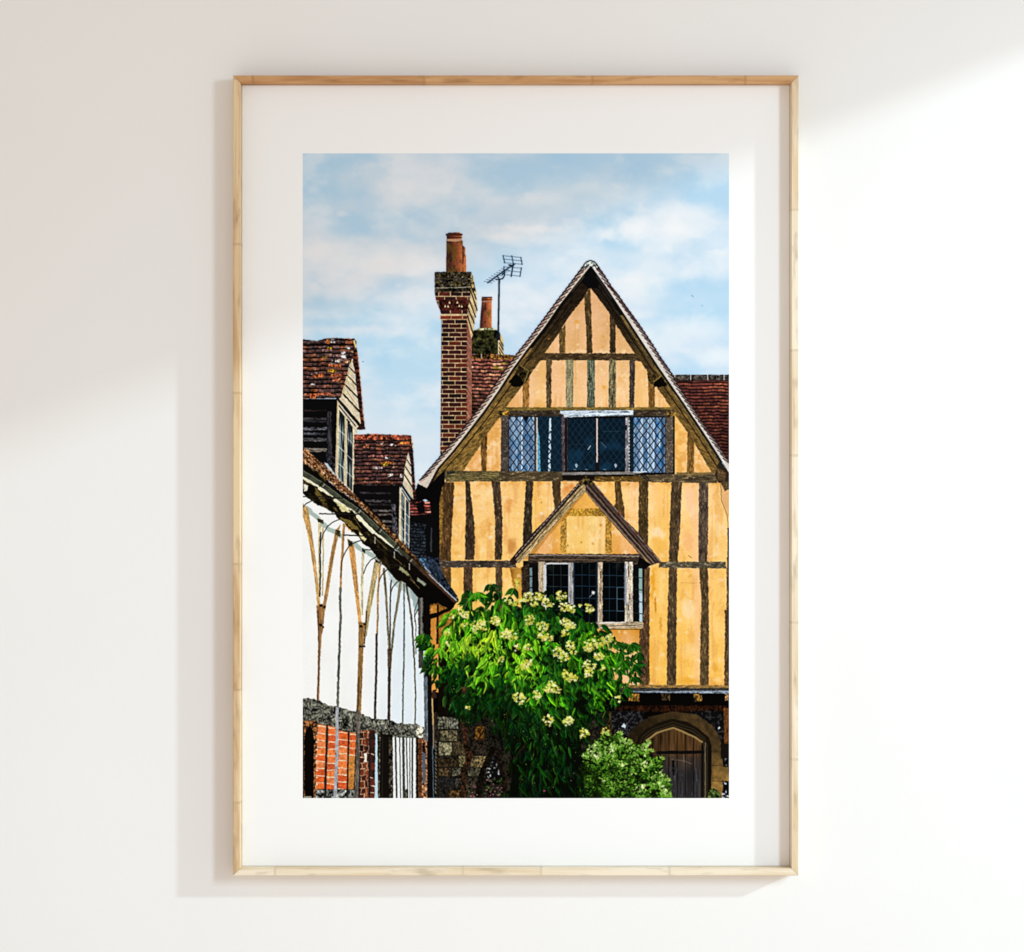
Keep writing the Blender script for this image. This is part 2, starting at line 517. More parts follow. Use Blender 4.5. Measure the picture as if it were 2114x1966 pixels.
def raft_r(X, Y):
    t = sstep(600, 900, Y)
    c = mix(C(30, 24, 18), C(110, 84, 42), t)
    n = nz(X * .6 - Y * .8, X * .8 + Y * .6, 2.0, 9, 13) * .6 + nz(X, Y, 1.8, 1.8, 5) * .4
    c = c * (.35 + 1.3 * n)[..., None]
    return np.clip(c, 0, 255)


poly(gl + [(900, 1000), (1217, 1000)], raft, TIMB)
poly(gr + [(1510, 1000), (1217, 1000), (1217, 549)], raft_r, TIMB)
# plaster of the gable, wall below
poly(il[::-1] + ir[1:], plaster((212, 158, 104), (252, 206, 148), 590, 850, 2, .35), PLAS, .8)
box(906, 985, 1510, 1420, plaster((255, 208, 140), (252, 196, 90), 1000, 1415, 4, .55), PLAS)
# barge boards
def shift(pts, dx):
    return [(x + dx, y) for x, y in pts]


poly(gl + shift(gl, 9)[::-1], (16, 13, 10), TIMB)
poly(shift(gl, 5)[3:] + shift(gl, 11)[3:][::-1], grain((118, 92, 50), -.75, 1, 3, .8), TIMB)
line(shift(gl, 18)[1:], 1.6, (14, 10, 6), TIMB)
poly(gr + shift(gr, -9)[::-1], (15, 13, 12), TIMB)
poly(shift(gr, -5)[2:] + shift(gr, -11)[2:][::-1], grain((104, 84, 48), .75, 1, 4, .8), TIMB)
line(shift(gr, -17)[1:], 1.8, (14, 10, 8), TIMB)
poly([(1219, 550), (1207, 568), (1200, 584), (1216, 596), (1234, 596), (1240, 580)], (12, 11, 11), TIMB, 1.5)
line([(1206, 571), (1180, 603)], 2.4, (58, 50, 38), TIMB)
line([(1232, 571), (1262, 616)], 3, (44, 40, 38), TIMB)

dk = (62, 53, 42)
def T(pts, base=dk, k=0, lt=.42, wob=.9, dark=.45):
    base = (base[0] * .93, base[1] * .85, base[2] * .76)
    hz = max(p[0] for p in pts) - min(p[0] for p in pts) > max(p[1] for p in pts) - min(p[1] for p in pts)
    poly(pts, oak(base, lt, 7.0 if hz else 1.7, 1.7 if hz else 6.5, k=k, dark=dark), TIMB, wob, k=k)


T([(1206, 614), (1218.7, 594), (1220, 627), (1221.4, 670), (1223, 729), (1211, 729), (1210, 670), (1207, 638)], (72, 60, 38), 1)
T([(1154, 687), (1167, 669), (1167, 729), (1155, 729)], (92, 78, 46), 2)
T([(1259, 648), (1270.6, 669), (1271, 729), (1259, 729)], (60, 50, 36), 3)
T([(1122, 729), (1312, 730), (1324, 747), (1300, 744), (1113, 744)], (66, 55, 38), 4)
T([(1079, 782), (1093, 782), (1092, 842), (1079, 842)], (128, 98, 52), 5, .3, dark=.6)
T([(1127.6, 743), (1139, 743), (1138, 842), (1128, 842)], (84, 72, 54), 6)
poly([(1168, 743), (1184, 743), (1183, 842), (1168, 842)], grain((140, 132, 100), .05, 1, 6, .8), TIMB, .6)
poly([(1212, 743), (1228, 743), (1228, 842), (1212, 842)], grain((92, 98, 80), .03, 1, 7, 1.3), TIMB, .6)
poly([(1257.5, 743), (1272, 743), (1271, 842), (1256, 842)], grain((118, 108, 78), -.1, 1, 8, 1.2), TIMB, .7)
T([(1300, 743), (1311, 743), (1309, 842), (1299, 842)], (60, 56, 54), 9)
T([(1338, 785), (1352, 800), (1352, 842), (1339, 842)], (112, 84, 42), 10, .3, dark=.6)
T([(992, 912), (1006, 890), (1004, 974), (994, 974)], (104, 80, 42), 11, .3, dark=.5)
T([(1419, 890), (1433, 914), (1432, 976), (1418, 976)], (116, 90, 46), 12, .3, dark=.5)
# purlin ends
poly([(1071, 752), (1096, 768), (1094, 776), (1084, 790), (1080, 796), (1050, 790), (1062, 775)], rubble((40, 32, 18), 5, 3, 1.5), TIMB, 1)
poly([(1050, 788), (1066, 772), (1082, 790), (1078, 797), (1060, 800)], (10, 8, 5), TIMB, 1)
line([(1073, 754), (1091, 767), (1083, 789)], 2, (128, 112, 62), TIMB, .6)
poly([(1336, 770), (1356, 772), (1372, 781), (1368, 792), (1352, 800), (1338, 786)], rubble((52, 40, 22), 5, 4, 1.6), TIMB, 1)
poly([(1352, 788), (1366, 778), (1378, 796), (1360, 800), (1349, 797)], (10, 8, 5), TIMB, 1)
line([(1350, 788), (1364, 778)], 2.2, (150, 120, 60), TIMB, .6)
# warm ochre blotches scattered over the gable plaster
for q in range(16):
    x, y = 1040 + 330 * rng.random(), 750 + 80 * rng.random()
    if inside(il[::-1] + ir[1:], np.array([[x]]), np.array([[y]]))[0, 0] and pid[int((y - PY0) * SS), int((x - PX0) * SS)] == PLAS:
        blob(x, y, 6, 4, (240, 180, 84), .5, None, q, .9)
for (x, y, r) in ((1245, 695, 6), (1242, 716, 6), (1248, 800, 7), (1190, 665, 8), (1133, 700, 4)):
    blob(x, y, r, r * .8, (226, 160, 50), .75, None, int(x), .8)

# ---- upper lattice window ------------------------------------------------------------
poly([(1044, 841), (1386, 841), (1390, 848), (1038, 848)], oak((98, 80, 38), .2, 6, 1.6, 3, .6), TIMB, .5)
poly([(1030, 848), (1392, 846), (1394, 860), (1028, 862)], oak((56, 46, 36), .6, 5, 1.4, 4), TIMB, .6)
poly([(1027, 856), (1050, 846), (1054, 858), (1034, 866)], rubble((130, 98, 40), 4, 7, 1.3), TIMB, 1)
poly([(1376, 848), (1396, 852), (1392, 866), (1374, 872)], rubble((120, 92, 44), 4, 9, 1.4), TIMB, 1)
box(1035, 860, 1393, 982, (14, 13, 14), LATT)
NAVY = (13, 31, 46)
def curtain(k, bright, x0):
    def f(X, Y):
        s = nz(X + (Y - 860) * .01, Y, 3.0, 60, k)
        b = nz(X, Y, 8, 90, k + 3)
        c = mix(C(40, 70, 112), C(178, 204, 228), s * .65 + b * .5)
        d = fbm(X + 30, Y, 11, k + 5, 2)
        c = mix(c, C(44, 104, 160), sstep(.58, .78, d) * .5)
        wv = sstep(.70, .86, s * .5 + nz(X, Y, 4.6, 120, k + 8) * .5) * bright
        return np.clip(mix(c, C(226, 236, 246), wv), 0, 255)
    return f


def lattice(x0, x1, y0, y1, dx, dy, col, w, ox=0.0, oy=0.0):
    r = window_of(x0, y0, x1, y1)
    a, b, X, Y = r
    X2 = X + (nz(X, Y, 12, 12, 71) - .5) * 1.6
    Y2 = Y + (nz(X, Y, 12, 12, 72) - .5) * 1.6
    u = ((X2 - x0 - ox) / dx + (Y2 - y0 - oy) / dy)
    v = ((X2 - x0 - ox) / dx - (Y2 - y0 - oy) / dy)
    g = 1 / math.hypot(1 / dx, 1 / dy)
    du = np.abs(u - np.round(u)) * g
    dv = np.abs(v - np.round(v)) * g
    m = (np.minimum(du, dv) < w / 2) & (X > x0) & (X < x1) & (Y > y0) & (Y < y1)
    lay((a, b), m, col, LATT, X, Y)


box(1051, 861, 1103, 974, curtain(3, 1.0, 1051), LATT)
box(1076, 861, 1079.5, 974, (214, 228, 244), LATT, 1.2, ws=9)
poly([(1079, 861), (1092, 861), (1086, 874)], (10, 14, 20), LATT)
box(1051, 861, 1056, 974, (60, 84, 112), LATT, alpha=.5)
lattice(1050, 1104, 860, 975, 14.8, 20.2, (12, 18, 28), 1.6, 2, 4)
box(1110, 860, 1159, 974, NAVY, LATT)
poly([(1110, 882), (1114, 905), (1116, 974), (1110, 974)], (96, 176, 206), LATT)
lattice(1110, 1159, 860, 974, 14.8, 20.2, (34, 58, 72), 1.0, 6, 2)
poly([(1134, 864), (1138, 864), (1136.5, 972), (1131.5, 974)], (206, 224, 238), LATT, .8)
lattice(1131, 1139, 890, 974, 14.8, 20.2, (13, 31, 46), 2.2, 6, 2)
line([(1110, 975.5), (1160, 976.5)], 3, (176, 206, 226), LATT, .8)
for x in (1119, 1128, 1144, 1152):
    box(x, 973, x + 3, 978.5, (16, 30, 44), LATT)
box(1103, 858, 1107, 976, (52, 46, 46), LATT)
box(1107, 862, 1110, 976, (206, 196, 188), LATT, .4)
def navy(k):
    def f(X, Y):
        n = fbm(X, Y, 22, k, 3)
        return np.clip(mix(C(10, 24, 36), C(15, 44, 66), sstep(.5, .9, n + (Y - 910) / 300)), 0, 255)
    return f


poly([(1159, 860), (1172, 860), (1172, 978), (1160, 978)], oak((76, 66, 72), .5, 2, 6, 5), LATT, .7)
box(1166, 864, 1171, 978, (24, 18, 16), LATT, .7)
box(1172.5, 864, 1229, 971, navy(5), LATT)
box(1237, 864, 1291, 971, navy(9), LATT)
lattice(1173, 1229, 864, 971, 12.5, 17, (34, 56, 70), .9, 3, 6)
lattice(1237, 1291, 864, 971, 12.5, 17, (30, 54, 72), .9, 5, 3)
line([(1180, 918), (1222, 918)], .8, (30, 50, 60), LATT)
line([(1243, 891), (1280, 891)], .8, (44, 70, 84), LATT)
line([(1214, 928), (1219, 921)], 1.8, (190, 205, 216), LATT)
line([(1241, 913), (1251, 924)], .9, (120, 140, 150), LATT)
for x in (1190, 1271):
    poly([(x - 3, 960), (x, 957), (x + 3, 961), (x, 967)], (190, 204, 218), LATT)
    poly([(x - 1, 961), (x, 959), (x + 1, 962)], (14, 30, 44), LATT)
for x in (1184, 1208, 1246):
    line([(x, 969), (x + 5, 970)], 1.2, (150, 165, 175), LATT)
box(1230, 862, 1236.5, 974, (24, 18, 18), LATT)
box(1231, 864, 1234.2, 955, (214, 200, 192), LATT, .4)
box(1291, 862, 1299, 978, oak((128, 122, 128), .6, 2, 7, 7), LATT, .5)
box(1291, 878, 1294.5, 888, (10, 10, 12), LATT)
box(1299.5, 862, 1308, 976, (18, 34, 42), LATT)
box(1308, 862, 1373, 976, curtain(11, 1.15, 1308), LATT)
for (x, w) in ((1322, 5), (1348, 4), (1336, 3)):
    box(x, 864, x + w, 975, (212, 230, 244), LATT, 1.4, ws=11, alpha=.8)
for (x, y) in ((1358, 900), (1364, 930), (1366, 955), (1358, 880)):
    blob(x, y, 8, 10, (28, 112, 190), .8, None, x, .5)
box(1366, 862, 1374, 976, (30, 60, 90), LATT, alpha=.45)
lattice(1299, 1374, 862, 976, 14.8, 20.4, (12, 17, 26), 1.7, 6, 7)
for y in range(868, 974, 7):
    box(1298.2, y, 1299.8, y + 3.6, (210, 220, 220), LATT)
poly([(1035, 858), (1050, 858), (1050, 976), (1033.5, 976)], oak((66, 58, 54), .5, k=8), TIMB, .8)
poly([(1374, 862), (1390, 860), (1390, 976), (1374, 978)], oak((84, 72, 62), .5, k=9), TIMB, .8)
poly([(1156, 848), (1307, 847), (1308, 857), (1164, 862), (1163, 856), (1156, 854)], grain((206, 218, 232), 1, 0, 9, .42), LATT, .6)
for q in range(16):
    x = 1205 + 100 * rng.random()
    line([(x, 850 + 2 * rng.random()), (x + 4 + 6 * rng.random(), 850 + 2 * rng.random())], 1, (40, 50, 66), LATT)
for q in range(40):
    x = 1166 + 138 * rng.random()
    line([(x, 857 + 3 * rng.random()), (x + 3, 857.5 + 3 * rng.random())], 1, (90, 110, 126), LATT)

# ---- jettied beam under the window ------------------------------------------------------
poly([(917, 972), (1160, 974), (1300, 982), (1480, 976), (1480, 998), (1250, 994), (1000, 994), (921, 995), (917, 985)], oak((82, 68, 48), .6, 7, 2.2, 12), TIMB, .8)
poly([(920, 973), (1030, 974), (1030, 992), (922, 994)], grain((104, 92, 56), 1, .05, 5, 1.0), TIMB, .8)
line([(924, 977), (936, 976)], 4.5, (34, 36, 38), TIMB, .5)
poly([(1160, 978), (1308, 978), (1308, 990), (1162, 992)], (20, 16, 12), TIMB, .8)
poly([(1160, 975), (1308, 974), (1330, 976), (1308, 980), (1160, 981)], grain((132, 126, 122), 1, 0, 6, .7), LATT, .5)
line([(1160, 982), (1308, 981)], 2, (18, 15, 13), TIMB)
line([(1308, 975), (1334, 974)], 2.4, (214, 220, 226), LATT, .5)
poly([(1228, 984), (1320, 984), (1330, 994), (1228, 995)], oak((92, 68, 30), .4, 4, 2, 14), TIMB, .7)
poly([(1395, 976), (1478, 975), (1470, 980), (1400, 982)], grain((128, 104, 60), 1, .08, 8, .8), TIMB, .6)
line([(1324, 980), (1337, 994)], 1.6, (16, 12, 10), TIMB)
line([(1330, 979), (1342, 993)], 1.4, (20, 15, 12), TIMB)
poly([(1484, 952), (1510, 980), (1510, 1004), (1482, 996), (1476, 980)], (42, 32, 22), TIMB, .6)
poly([(1488, 953), (1510, 952), (1510, 975), (1496, 966)], rubble((60, 88, 112), 6, 5, .6), TIMB, .5)
poly([(1482, 950), (1510, 965), (1510, 958), (1490, 946)], (14, 14, 16), VERGE)
poly([(1480, 966), (1500, 976), (1497, 994), (1482, 992)], oak((84, 64, 40), .2, k=8), TIMB, .5)

# ---- verge tiles --------------------------------------------------------------------
poly(ol + gl[::-1], grain((212, 198, 184), -.8, 1, 5, .22), VERGE)
poly(orr + gr[::-1], grain((218, 210, 202), .8, 1, 6, .2), VERGE)
def along(pts, step):
    out, acc = [], 0.0
    for a in range(len(pts) - 1):
        (x0, y0), (x1, y1) = pts[a], pts[a + 1]
        L = math.hypot(x1 - x0, y1 - y0)
        while acc <= L:
            t = acc / L
            out.append((x0 + (x1 - x0) * t, y0 + (y1 - y0) * t))
            acc += step
        acc -= L
    return out


for n, (x, y) in enumerate(along(ol, 10.6)):
    j = rng.random() * 2 - 1
    poly([(x - 2.4, y - .4), (x - 1.2, y + 2.2), (x + 6, y - 6), (x + 7, y - 10)], (44, 28, 28), VERGE)
    line([(x - 2.0, y + .6), (x + 7, y - 3.6 + j), (x + 15, y - 8.5 + j)], 2.9, (52, 36, 34), VERGE, w2=2.0)
    line([(x - .4, y + 3.4), (x + 10, y - 1.2)], 1.4, (176, 128, 110) if n % 3 else (206, 140, 106), VERGE)
for n, (x, y) in enumerate(along(orr, 10.2)):
    j = rng.random() * 2 - 1
    poly([(x + 2.2, y - .4), (x + 1.0, y + 2.2), (x - 6, y - 6), (x - 6, y - 10)], (46, 28, 28), VERGE)
    line([(x + 1.8, y + .6), (x - 7, y - 6), (x - 16, y - 13 + j)], 2.9, (54, 36, 36), VERGE, w2=2.0)
    line([(x - 1, y + 3), (x - 10, y - 4.0)], 1.4, (150, 92, 80) if n % 2 else (206, 170, 156), VERGE)
poly([(1203, 554), (1206, 546), (1212, 540), (1219, 538), (1226, 540), (1232, 546), (1235, 553), (1228, 556), (1221, 549), (1217, 549), (1208, 558)], rubble((206, 218, 206), 5, 4, .4, (1, 1, 1)), VERGE)
line([(1203, 554), (1205.5, 546.5), (1211, 540.5), (1219, 538), (1227, 540.5), (1232.5, 546.5), (1235.5, 553.5)], 2.2, (22, 20, 18), VERGE)
line([(1206, 553), (1216, 546)], 2, (30, 26, 24), VERGE)
line([(1226, 548), (1234, 556)], 2, (40, 26, 24), VERGE)

# ---- second storey timbers ------------------------------------------------------------
T([(907, 995), (938, 996), (935, 1057), (931, 1122), (930.6, 1158), (932, 1260), (907, 1260)], (84, 64, 40), 21)
poly([(907, 1000), (914, 1000), (913, 1110), (907, 1160)], oak((128, 94, 40), .3, k=22), TIMB, .8)
T([(960.6, 994), (969.5, 994), (974, 1041), (978.4, 1073), (981, 1114), (978.4, 1156), (960, 1156), (960.6, 1106), (962, 1057)], (58, 48, 40), 23)
T([(1015, 994), (1032, 994), (1035, 1033), (1037.7, 1073), (1036, 1156), (1022, 1156), (1022, 1073), (1018, 1025)], (64, 54, 44), 24)
T([(1086, 994), (1101, 994), (1098.5, 1041), (1097.7, 1105), (1075, 1140), (1079, 1130), (1080, 1090), (1084, 1033)], (50, 44, 38), 25)
T([(1139, 994), (1157, 994), (1158, 1040), (1145, 1056), (1143, 1033)], (72, 58, 40), 26)
T([(1269, 994), (1281, 994), (1285, 1030), (1289.5, 1051), (1289, 1076), (1266, 1046), (1271, 1040)], (84, 66, 40), 27)
T([(1319, 994), (1338, 994), (1338, 1135), (1318, 1106)], (74, 62, 38), 28)
T([(1386, 995), (1408, 996), (1404, 1090), (1399, 1160), (1381, 1160), (1382, 1106)], (78, 66, 50), 29)
T([(1443, 996), (1462, 996), (1462, 1080), (1460, 1162), (1442, 1162), (1442, 1080)], (80, 72, 66), 30)
poly([(1488, 996), (1510, 996), (1510, 1072), (1502, 1067), (1495, 1045), (1489, 1030)], plaster((206, 158, 84), (196, 146, 66), 996, 1072, 6, .2), PLAS, 1)
line([(1488, 1000), (1489, 1033), (1496, 1050), (1502, 1068), (1503.5, 1100)], 1.2, (120, 86, 40), TIMB, .5)
poly([(1487, 994), (1506, 994), (1506, 1010), (1496, 1016)], oak((84, 66, 40), .3, k=12), TIMB, 1)
T([(1502, 1090), (1508, 1090), (1508, 1260), (1500, 1260)], (70, 58, 44), 31)
# streaks of bare render
for (x, y, rx, ry, col, al, k) in ((1010, 1090, 8, 18, (226, 158, 70), .8, 3), (1006, 1040, 7, 9, (240, 184, 100), .6, 4),
        (1051, 1040, 10, 24, (226, 150, 74), .7, 5), (1064, 1020, 6, 30, (228, 160, 90), .5, 6), (1056, 1128, 14, 22, (198, 128, 56), .8, 7),
        (1044, 1100, 8, 30, (232, 160, 84), .6, 8), (1012, 1110, 6, 6, (252, 232, 200), .8, 9), (942, 1142, 14, 9, (226, 160, 64), .6, 10),
        (1118, 1060, 5, 4, (246, 232, 232), .9, 11), (1120, 1075, 14, 16, (214, 154, 92), .6, 12), (1118, 1038, 2, 2, (120, 70, 30), .8, 13),
        (1112, 1015, 3, 30, (214, 152, 84), .6, 14), (1172, 1006, 14, 12, (222, 140, 66), .9, 15), (1164, 1020, 8, 14, (230, 156, 96), .7, 16),
        (1296, 1000, 8, 5, (206, 126, 34), .8, 17), (1310, 1030, 3, 34, (232, 176, 96), .5, 18), (1356, 1030, 14, 40, (252, 196, 118), .6, 19),
        (1358, 1100, 20, 14, (250, 226, 186), .7, 20), (1360, 1130, 22, 22, (240, 178, 74), .6, 21), (1424, 1040, 12, 50, (250, 200, 160), .7, 22),
        (1420, 1120, 14, 34, (244, 176, 116), .6, 23), (1482, 1090, 10, 30, (250, 218, 160), .6, 24), (1480, 1130, 12, 20, (252, 222, 176), .6, 25),
        (1425, 1190, 6, 5, (226, 164, 70), .7, 26), (1420, 1260, 20, 34, (252, 222, 176), .7, 27), (1424, 1340, 22, 24, (252, 216, 164), .5, 28),
        (1420, 1405, 26, 9, (238, 170, 54), .8, 29), (1348, 1200, 8, 50, (232, 158, 34), .85, 30), (1353, 1250, 3, 26, (188, 112, 20), .8, 31),
        (1366, 1220, 9, 60, (252, 212, 134), .7, 32), (1364, 1290, 5, 18, (206, 134, 44), .7, 33), (1360, 1380, 8, 34, (250, 204, 116), .6, 34),
        (1345, 1350, 5, 60, (240, 168, 48), .6, 35), (1482, 1290, 12, 40, (250, 210, 134), .6, 36), (1476, 1380, 8, 18, (230, 164, 60), .8, 37),
        (1482, 1404, 14, 10, (252, 212, 144), .8, 38), (1486, 1230, 10, 40, (246, 196, 108), .6, 39)):
    blob(x, y, rx, ry, col, al, None, k, .7, .2)
for q in range(300):                                   # pits and flecks in the render
    x, y = 935 + 565 * rng.random(), 1000 + 410 * rng.random()
    if pid[int((y - PY0) * SS), int((x - PX0) * SS)] == PLAS:
        if q % 3:
            line([(x, y), (x + 4 * rng.random() - 2, y + 1 + 5 * rng.random())], .8, (196, 132, 66), None, 0, .5)
        else:
            blob(x, y, .9, .9, (150, 92, 44), .8, None, q, .2)
line([(1421, 1147), (1428, 1152)], 1.2, (120, 76, 40), None)
line([(1405, 1203), (1440, 1204)], .8, (206, 148, 80), None, 1)

# middle rail
poly([(908, 1158), (1064, 1158), (1066, 1172), (908, 1172)], oak((66, 57, 50), .7, 6, 2.0, 33), TIMB, .8)
poly([(1362, 1160), (1498, 1160), (1499, 1174), (1360, 1172)], oak((88, 80, 64), .7, 5, 2.0, 34), TIMB, .8)
# lower storey timbers
T([(957, 1170), (976, 1170), (974, 1330), (957, 1330)], (76, 60, 46), 35)
T([(1023, 1170), (1037, 1170), (1037, 1330), (1024, 1330)], (76, 64, 50), 36)
poly([(1053, 1172), (1084, 1172), (1084, 1250), (1068, 1250), (1057, 1200)], plaster((120, 78, 26), (206, 132, 34), 1172, 1240, 8, .5), PLAS, 1.5)
T([(1328, 1172), (1341, 1172), (1341, 1300), (1341, 1416), (1320, 1416), (1321, 1300), (1328, 1296)], (88, 68, 50), 37)
T([(1381, 1172), (1398, 1172), (1397, 1240), (1395.6, 1416), (1376.7, 1416), (1377.4, 1300), (1379, 1240)], (78, 66, 50), 38)
T([(1443, 1172), (1461, 1172), (1463, 1240), (1463.5, 1300), (1463, 1416), (1445, 1416), (1446, 1300), (1448, 1240)], (86, 74, 52), 39)
T([(1500, 1172), (1510, 1172), (1510, 1416), (1495, 1416), (1497, 1300), (1496, 1260), (1501, 1258)], (82, 66, 44), 40)

# ---- porch gable over the bay ------------------------------------------------------------
poly([(1209, 1000), (1080, 1156), (1344, 1160)], plaster((234, 170, 76), (236, 172, 90), 1010, 1150, 6, .4), PORCH)
poly([(1170, 1066), (1250, 1064), (1250, 1144), (1170, 1144)], plaster((252, 214, 140), (250, 210, 134), 1060, 1150, 7, .4), PORCH, 1)
poly([(1176, 1050), (1240, 1050), (1250, 1066), (1164, 1066)], oak((196, 146, 52), .0, k=2, dark=.36), PORCH, .8)
poly([(1158, 1064), (1170, 1064), (1169, 1142), (1156, 1142)], oak((182, 136, 58), .0, k=3, dark=.36), PORCH, .8)
poly([(1250, 1062), (1262, 1076), (1263.5, 1142), (1249, 1142)], oak((176, 130, 52), .0, k=4, dark=.36), PORCH, .8)
for (x, y, r) in ((1224, 1123, 5), (1186, 1124, 2), (1219, 1071, 1.4), (1240, 1085, 5), (1200, 1120, 3)):
    blob(x, y, r, r * .9, (206, 134, 40), .8, None, int(x), .6)
for q in range(7):
    x = 1160 + 4 * q * .4
blob(1172, 1128, 3, 5, (110, 84, 44), .8, None, 4, .6)
poly([(1209, 1016), (1098, 1150), (1084, 1156), (1209, 1004)], (176, 112, 40), PORCH, 1, alpha=.6)
poly([(1209, 1014), (1314, 1138), (1330, 1156), (1224, 1020)], (150, 92, 30), PORCH, 1, alpha=.6)
# barges
pl = [(1209, 984), (1190, 1004), (1159, 1036), (1130, 1070), (1099, 1101), (1075, 1130), (1052, 1158), (1060, 1166), (1072, 1160), (1190, 1030), (1209, 1012)]
poly(pl, (40, 28, 26), PORCH, .8)
poly([(1208, 996), (1190, 1013), (1065, 1155), (1070, 1164), (1086, 1152), (1190, 1034), (1209, 1014)], grain((166, 142, 100), -.85, 1, 3, .9), PORCH, .5)
line([(1200, 1009), (1066, 1160)], 1.4, (34, 24, 20), PORCH, .6)
for n, (x, y) in enumerate(along([(1200, 994), (1058, 1156)], 9.5)):
    line([(x - 1.5, y + 1), (x + 6, y - 7)], 1.4, (190, 176, 168), PORCH)
    line([(x - 3, y + 2), (x, y - 2)], 3, (30, 20, 20), PORCH)
pr = [(1209, 984), (1226, 997), (1265, 1044), (1289.5, 1072), (1319, 1101), (1340, 1129), (1366, 1161), (1345, 1167), (1314, 1137), (1275, 1093), (1242, 1056), (1209, 1017)]
poly(pr, grain((66, 50, 44), .85, 1, 5, 1.0), PORCH, .7)
for (d, w, col) in ((5, 2.4, (148, 124, 96)), (10, 1.6, (26, 18, 16)), (14, 2, (128, 108, 92)), (18, 2, (24, 16, 16)), (22, 1.5, (96, 76, 66))):
    line([(1210 - 4 + d * .4, 1019 - d * 1.15), (1342 + d * .55, 1170 - d * .55)], w, col, PORCH, .6)
for n, (x, y) in enumerate(along([(1228, 1001), (1362, 1160)], 9)):
    line([(x + 2, y + 1), (x - 5, y - 6)], 1.3, (158, 142, 136) if n % 3 else (130, 56, 44), PORCH)
poly([(1209, 983), (1192, 1000), (1198, 1004), (1209, 994), (1220, 1004), (1227, 998)], rubble((82, 68, 40), 4, 6, 1.4), PORCH, .5)
poly([(1209, 991), (1203, 998), (1209, 1003), (1214, 998)], (20, 14, 10), PORCH)

# ---- bay window ------------------------------------------------------------------
box(1080, 1158, 1330, 1262, (22, 17, 14), BAY)
poly([(1076, 1172), (1092, 1164), (1092, 1260), (1078, 1260)], oak((42, 32, 24), .4, k=4), BAY, .8)
poly([(1091, 1144), (1322, 1144), (1334, 1158), (1326, 1172), (1280, 1162), (1091, 1162)], grain((62, 50, 40), 1, .03, 7, 1.3), BAY, .8)
line([(1092, 1147), (1150, 1146), (1230, 1147), (1318, 1149)], 2.4, (150, 134, 120), BAY, 1.0)
line([(1095, 1156), (1180, 1155), (1270, 1157)], 1.8, (112, 92, 74), BAY, 1.2)
poly([(1320, 1150), (1345, 1166), (1330, 1176), (1316, 1166)], (10, 8, 8), BAY)
box(1093, 1166, 1112, 1300, (14, 13, 14), BAY)
box(1093.5, 1172, 1099, 1232, (112, 136, 140), BAY, .5)
for y in (1191, 1214):
    line([(1090, y), (1102, y - 1)], 2, (16, 18, 20), BAY)
box(1099, 1166, 1112, 1300, (14, 12, 12), BAY)
glass = lambda X, Y: np.clip(mix(C(5, 7, 8), C(22, 30, 22), sstep(.55, .8, fbm(X, Y, 12, 5, 3)) * sstep(1200, 1165, Y)), 0, 255)
box(1126, 1162, 1290, 1286, glass, BAY)
def bars(x0, xs, x1, ys, col, w):
    for x in xs:
        line([(x, 1164), (x, 1285)], w, col, BAY)
    for y in ys:
        line([(x0, y), (x1, y + .8)], w, col, BAY)


bars(1128, (1142.5, 1158), 1174, (1187, 1211, 1235, 1259), (46, 58, 66), 1.3)
bars(1186, (1201.5, 1216.5), 1231, (1187, 1210, 1235, 1260), (32, 54, 76), 1.4)
bars(1245, (1258, 1273), 1288, (1188, 1212, 1236, 1261), (38, 60, 78), 1.4)
line([(1274, 1214), (1274, 1262)], 1.4, (100, 126, 146), BAY)
for y in (1213, 1237, 1262):
    line([(1274, y), (1288, y)], 1.4, (100, 126, 146), BAY)
poly([(1111, 1160), (1125, 1160), (1127, 1290), (1113, 1290)], grain((176, 158, 132), .02, 1, 3, .7), BAY, .5)
box(1123, 1166, 1128, 1290, (206, 208, 214), BAY, .5)
box(1126, 1162, 1176, 1165.5, (206, 206, 206), BAY, .5)
box(1174, 1162, 1184, 1290, grain((150, 146, 144), .02, 1, 4, .8), BAY, .5)
box(1173.5, 1166, 1175, 1290, (206, 216, 226), BAY)
box(1184, 1162, 1186.5, 1286, (24, 40, 62), BAY)
box(1230, 1163, 1233.5, 1286, (20, 34, 56), BAY)
box(1234, 1161, 1244, 1287, grain((190, 170, 144), .02, 1, 5, .75), BAY, .6)
box(1290, 1160, 1306.5, 1288, grain((206, 192, 172), .02, 1, 6, .75), BAY, .6)
box(1288.5, 1164, 1293, 1250, (120, 130, 156), BAY, .8, alpha=.7)
for (x, y, l) in ((1297, 1170, 22), (1299, 1226, 12), (1297, 1250, 10), (1240, 1180, 14), (1239, 1226, 16), (1182, 1180, 12)):
    line([(x, y), (x + .6, y + l)], 1.8, (70, 46, 30), BAY, .8)
box(1307, 1166, 1328, 1286, (13, 13, 14), BAY)
poly([(1318.5, 1174), (1326, 1174), (1326.5, 1284), (1320, 1284)], (140, 170, 164), BAY, .5)
poly([(1319.5, 1225), (1326, 1225), (1326.5, 1284), (1320, 1284)], (180, 204, 216), BAY, .5)
for y in (1192, 1217, 1242, 1266):
    line([(1308, y - 1), (1328, y + 2)], 1.6, (30, 40, 44), BAY)
poly([(1198, 1288), (1234, 1284), (1327, 1284), (1328, 1297), (1240, 1299), (1200, 1294)], grain((178, 158, 130), 1, 0, 5, .7), BAY, .7)
line([(1238, 1287), (1290, 1285)], 2.4, (230, 224, 222), BAY, 1)
line([(1240, 1293), (1326, 1291)], 1.2, (60, 44, 34), BAY, .8)
poly([(1240, 1299), (1328, 1298), (1320, 1312), (1250, 1308)], (130, 82, 22), PLAS, 1, alpha=.75)
line([(1240, 1300), (1322, 1300)], 2.2, (30, 20, 12), BAY)
line([(1217, 1233), (1223, 1227)], 1.4, (190, 200, 210), BAY)
blob(1225, 1224, 4, 4, (230, 235, 240), .95, None, 4, .8, .3)
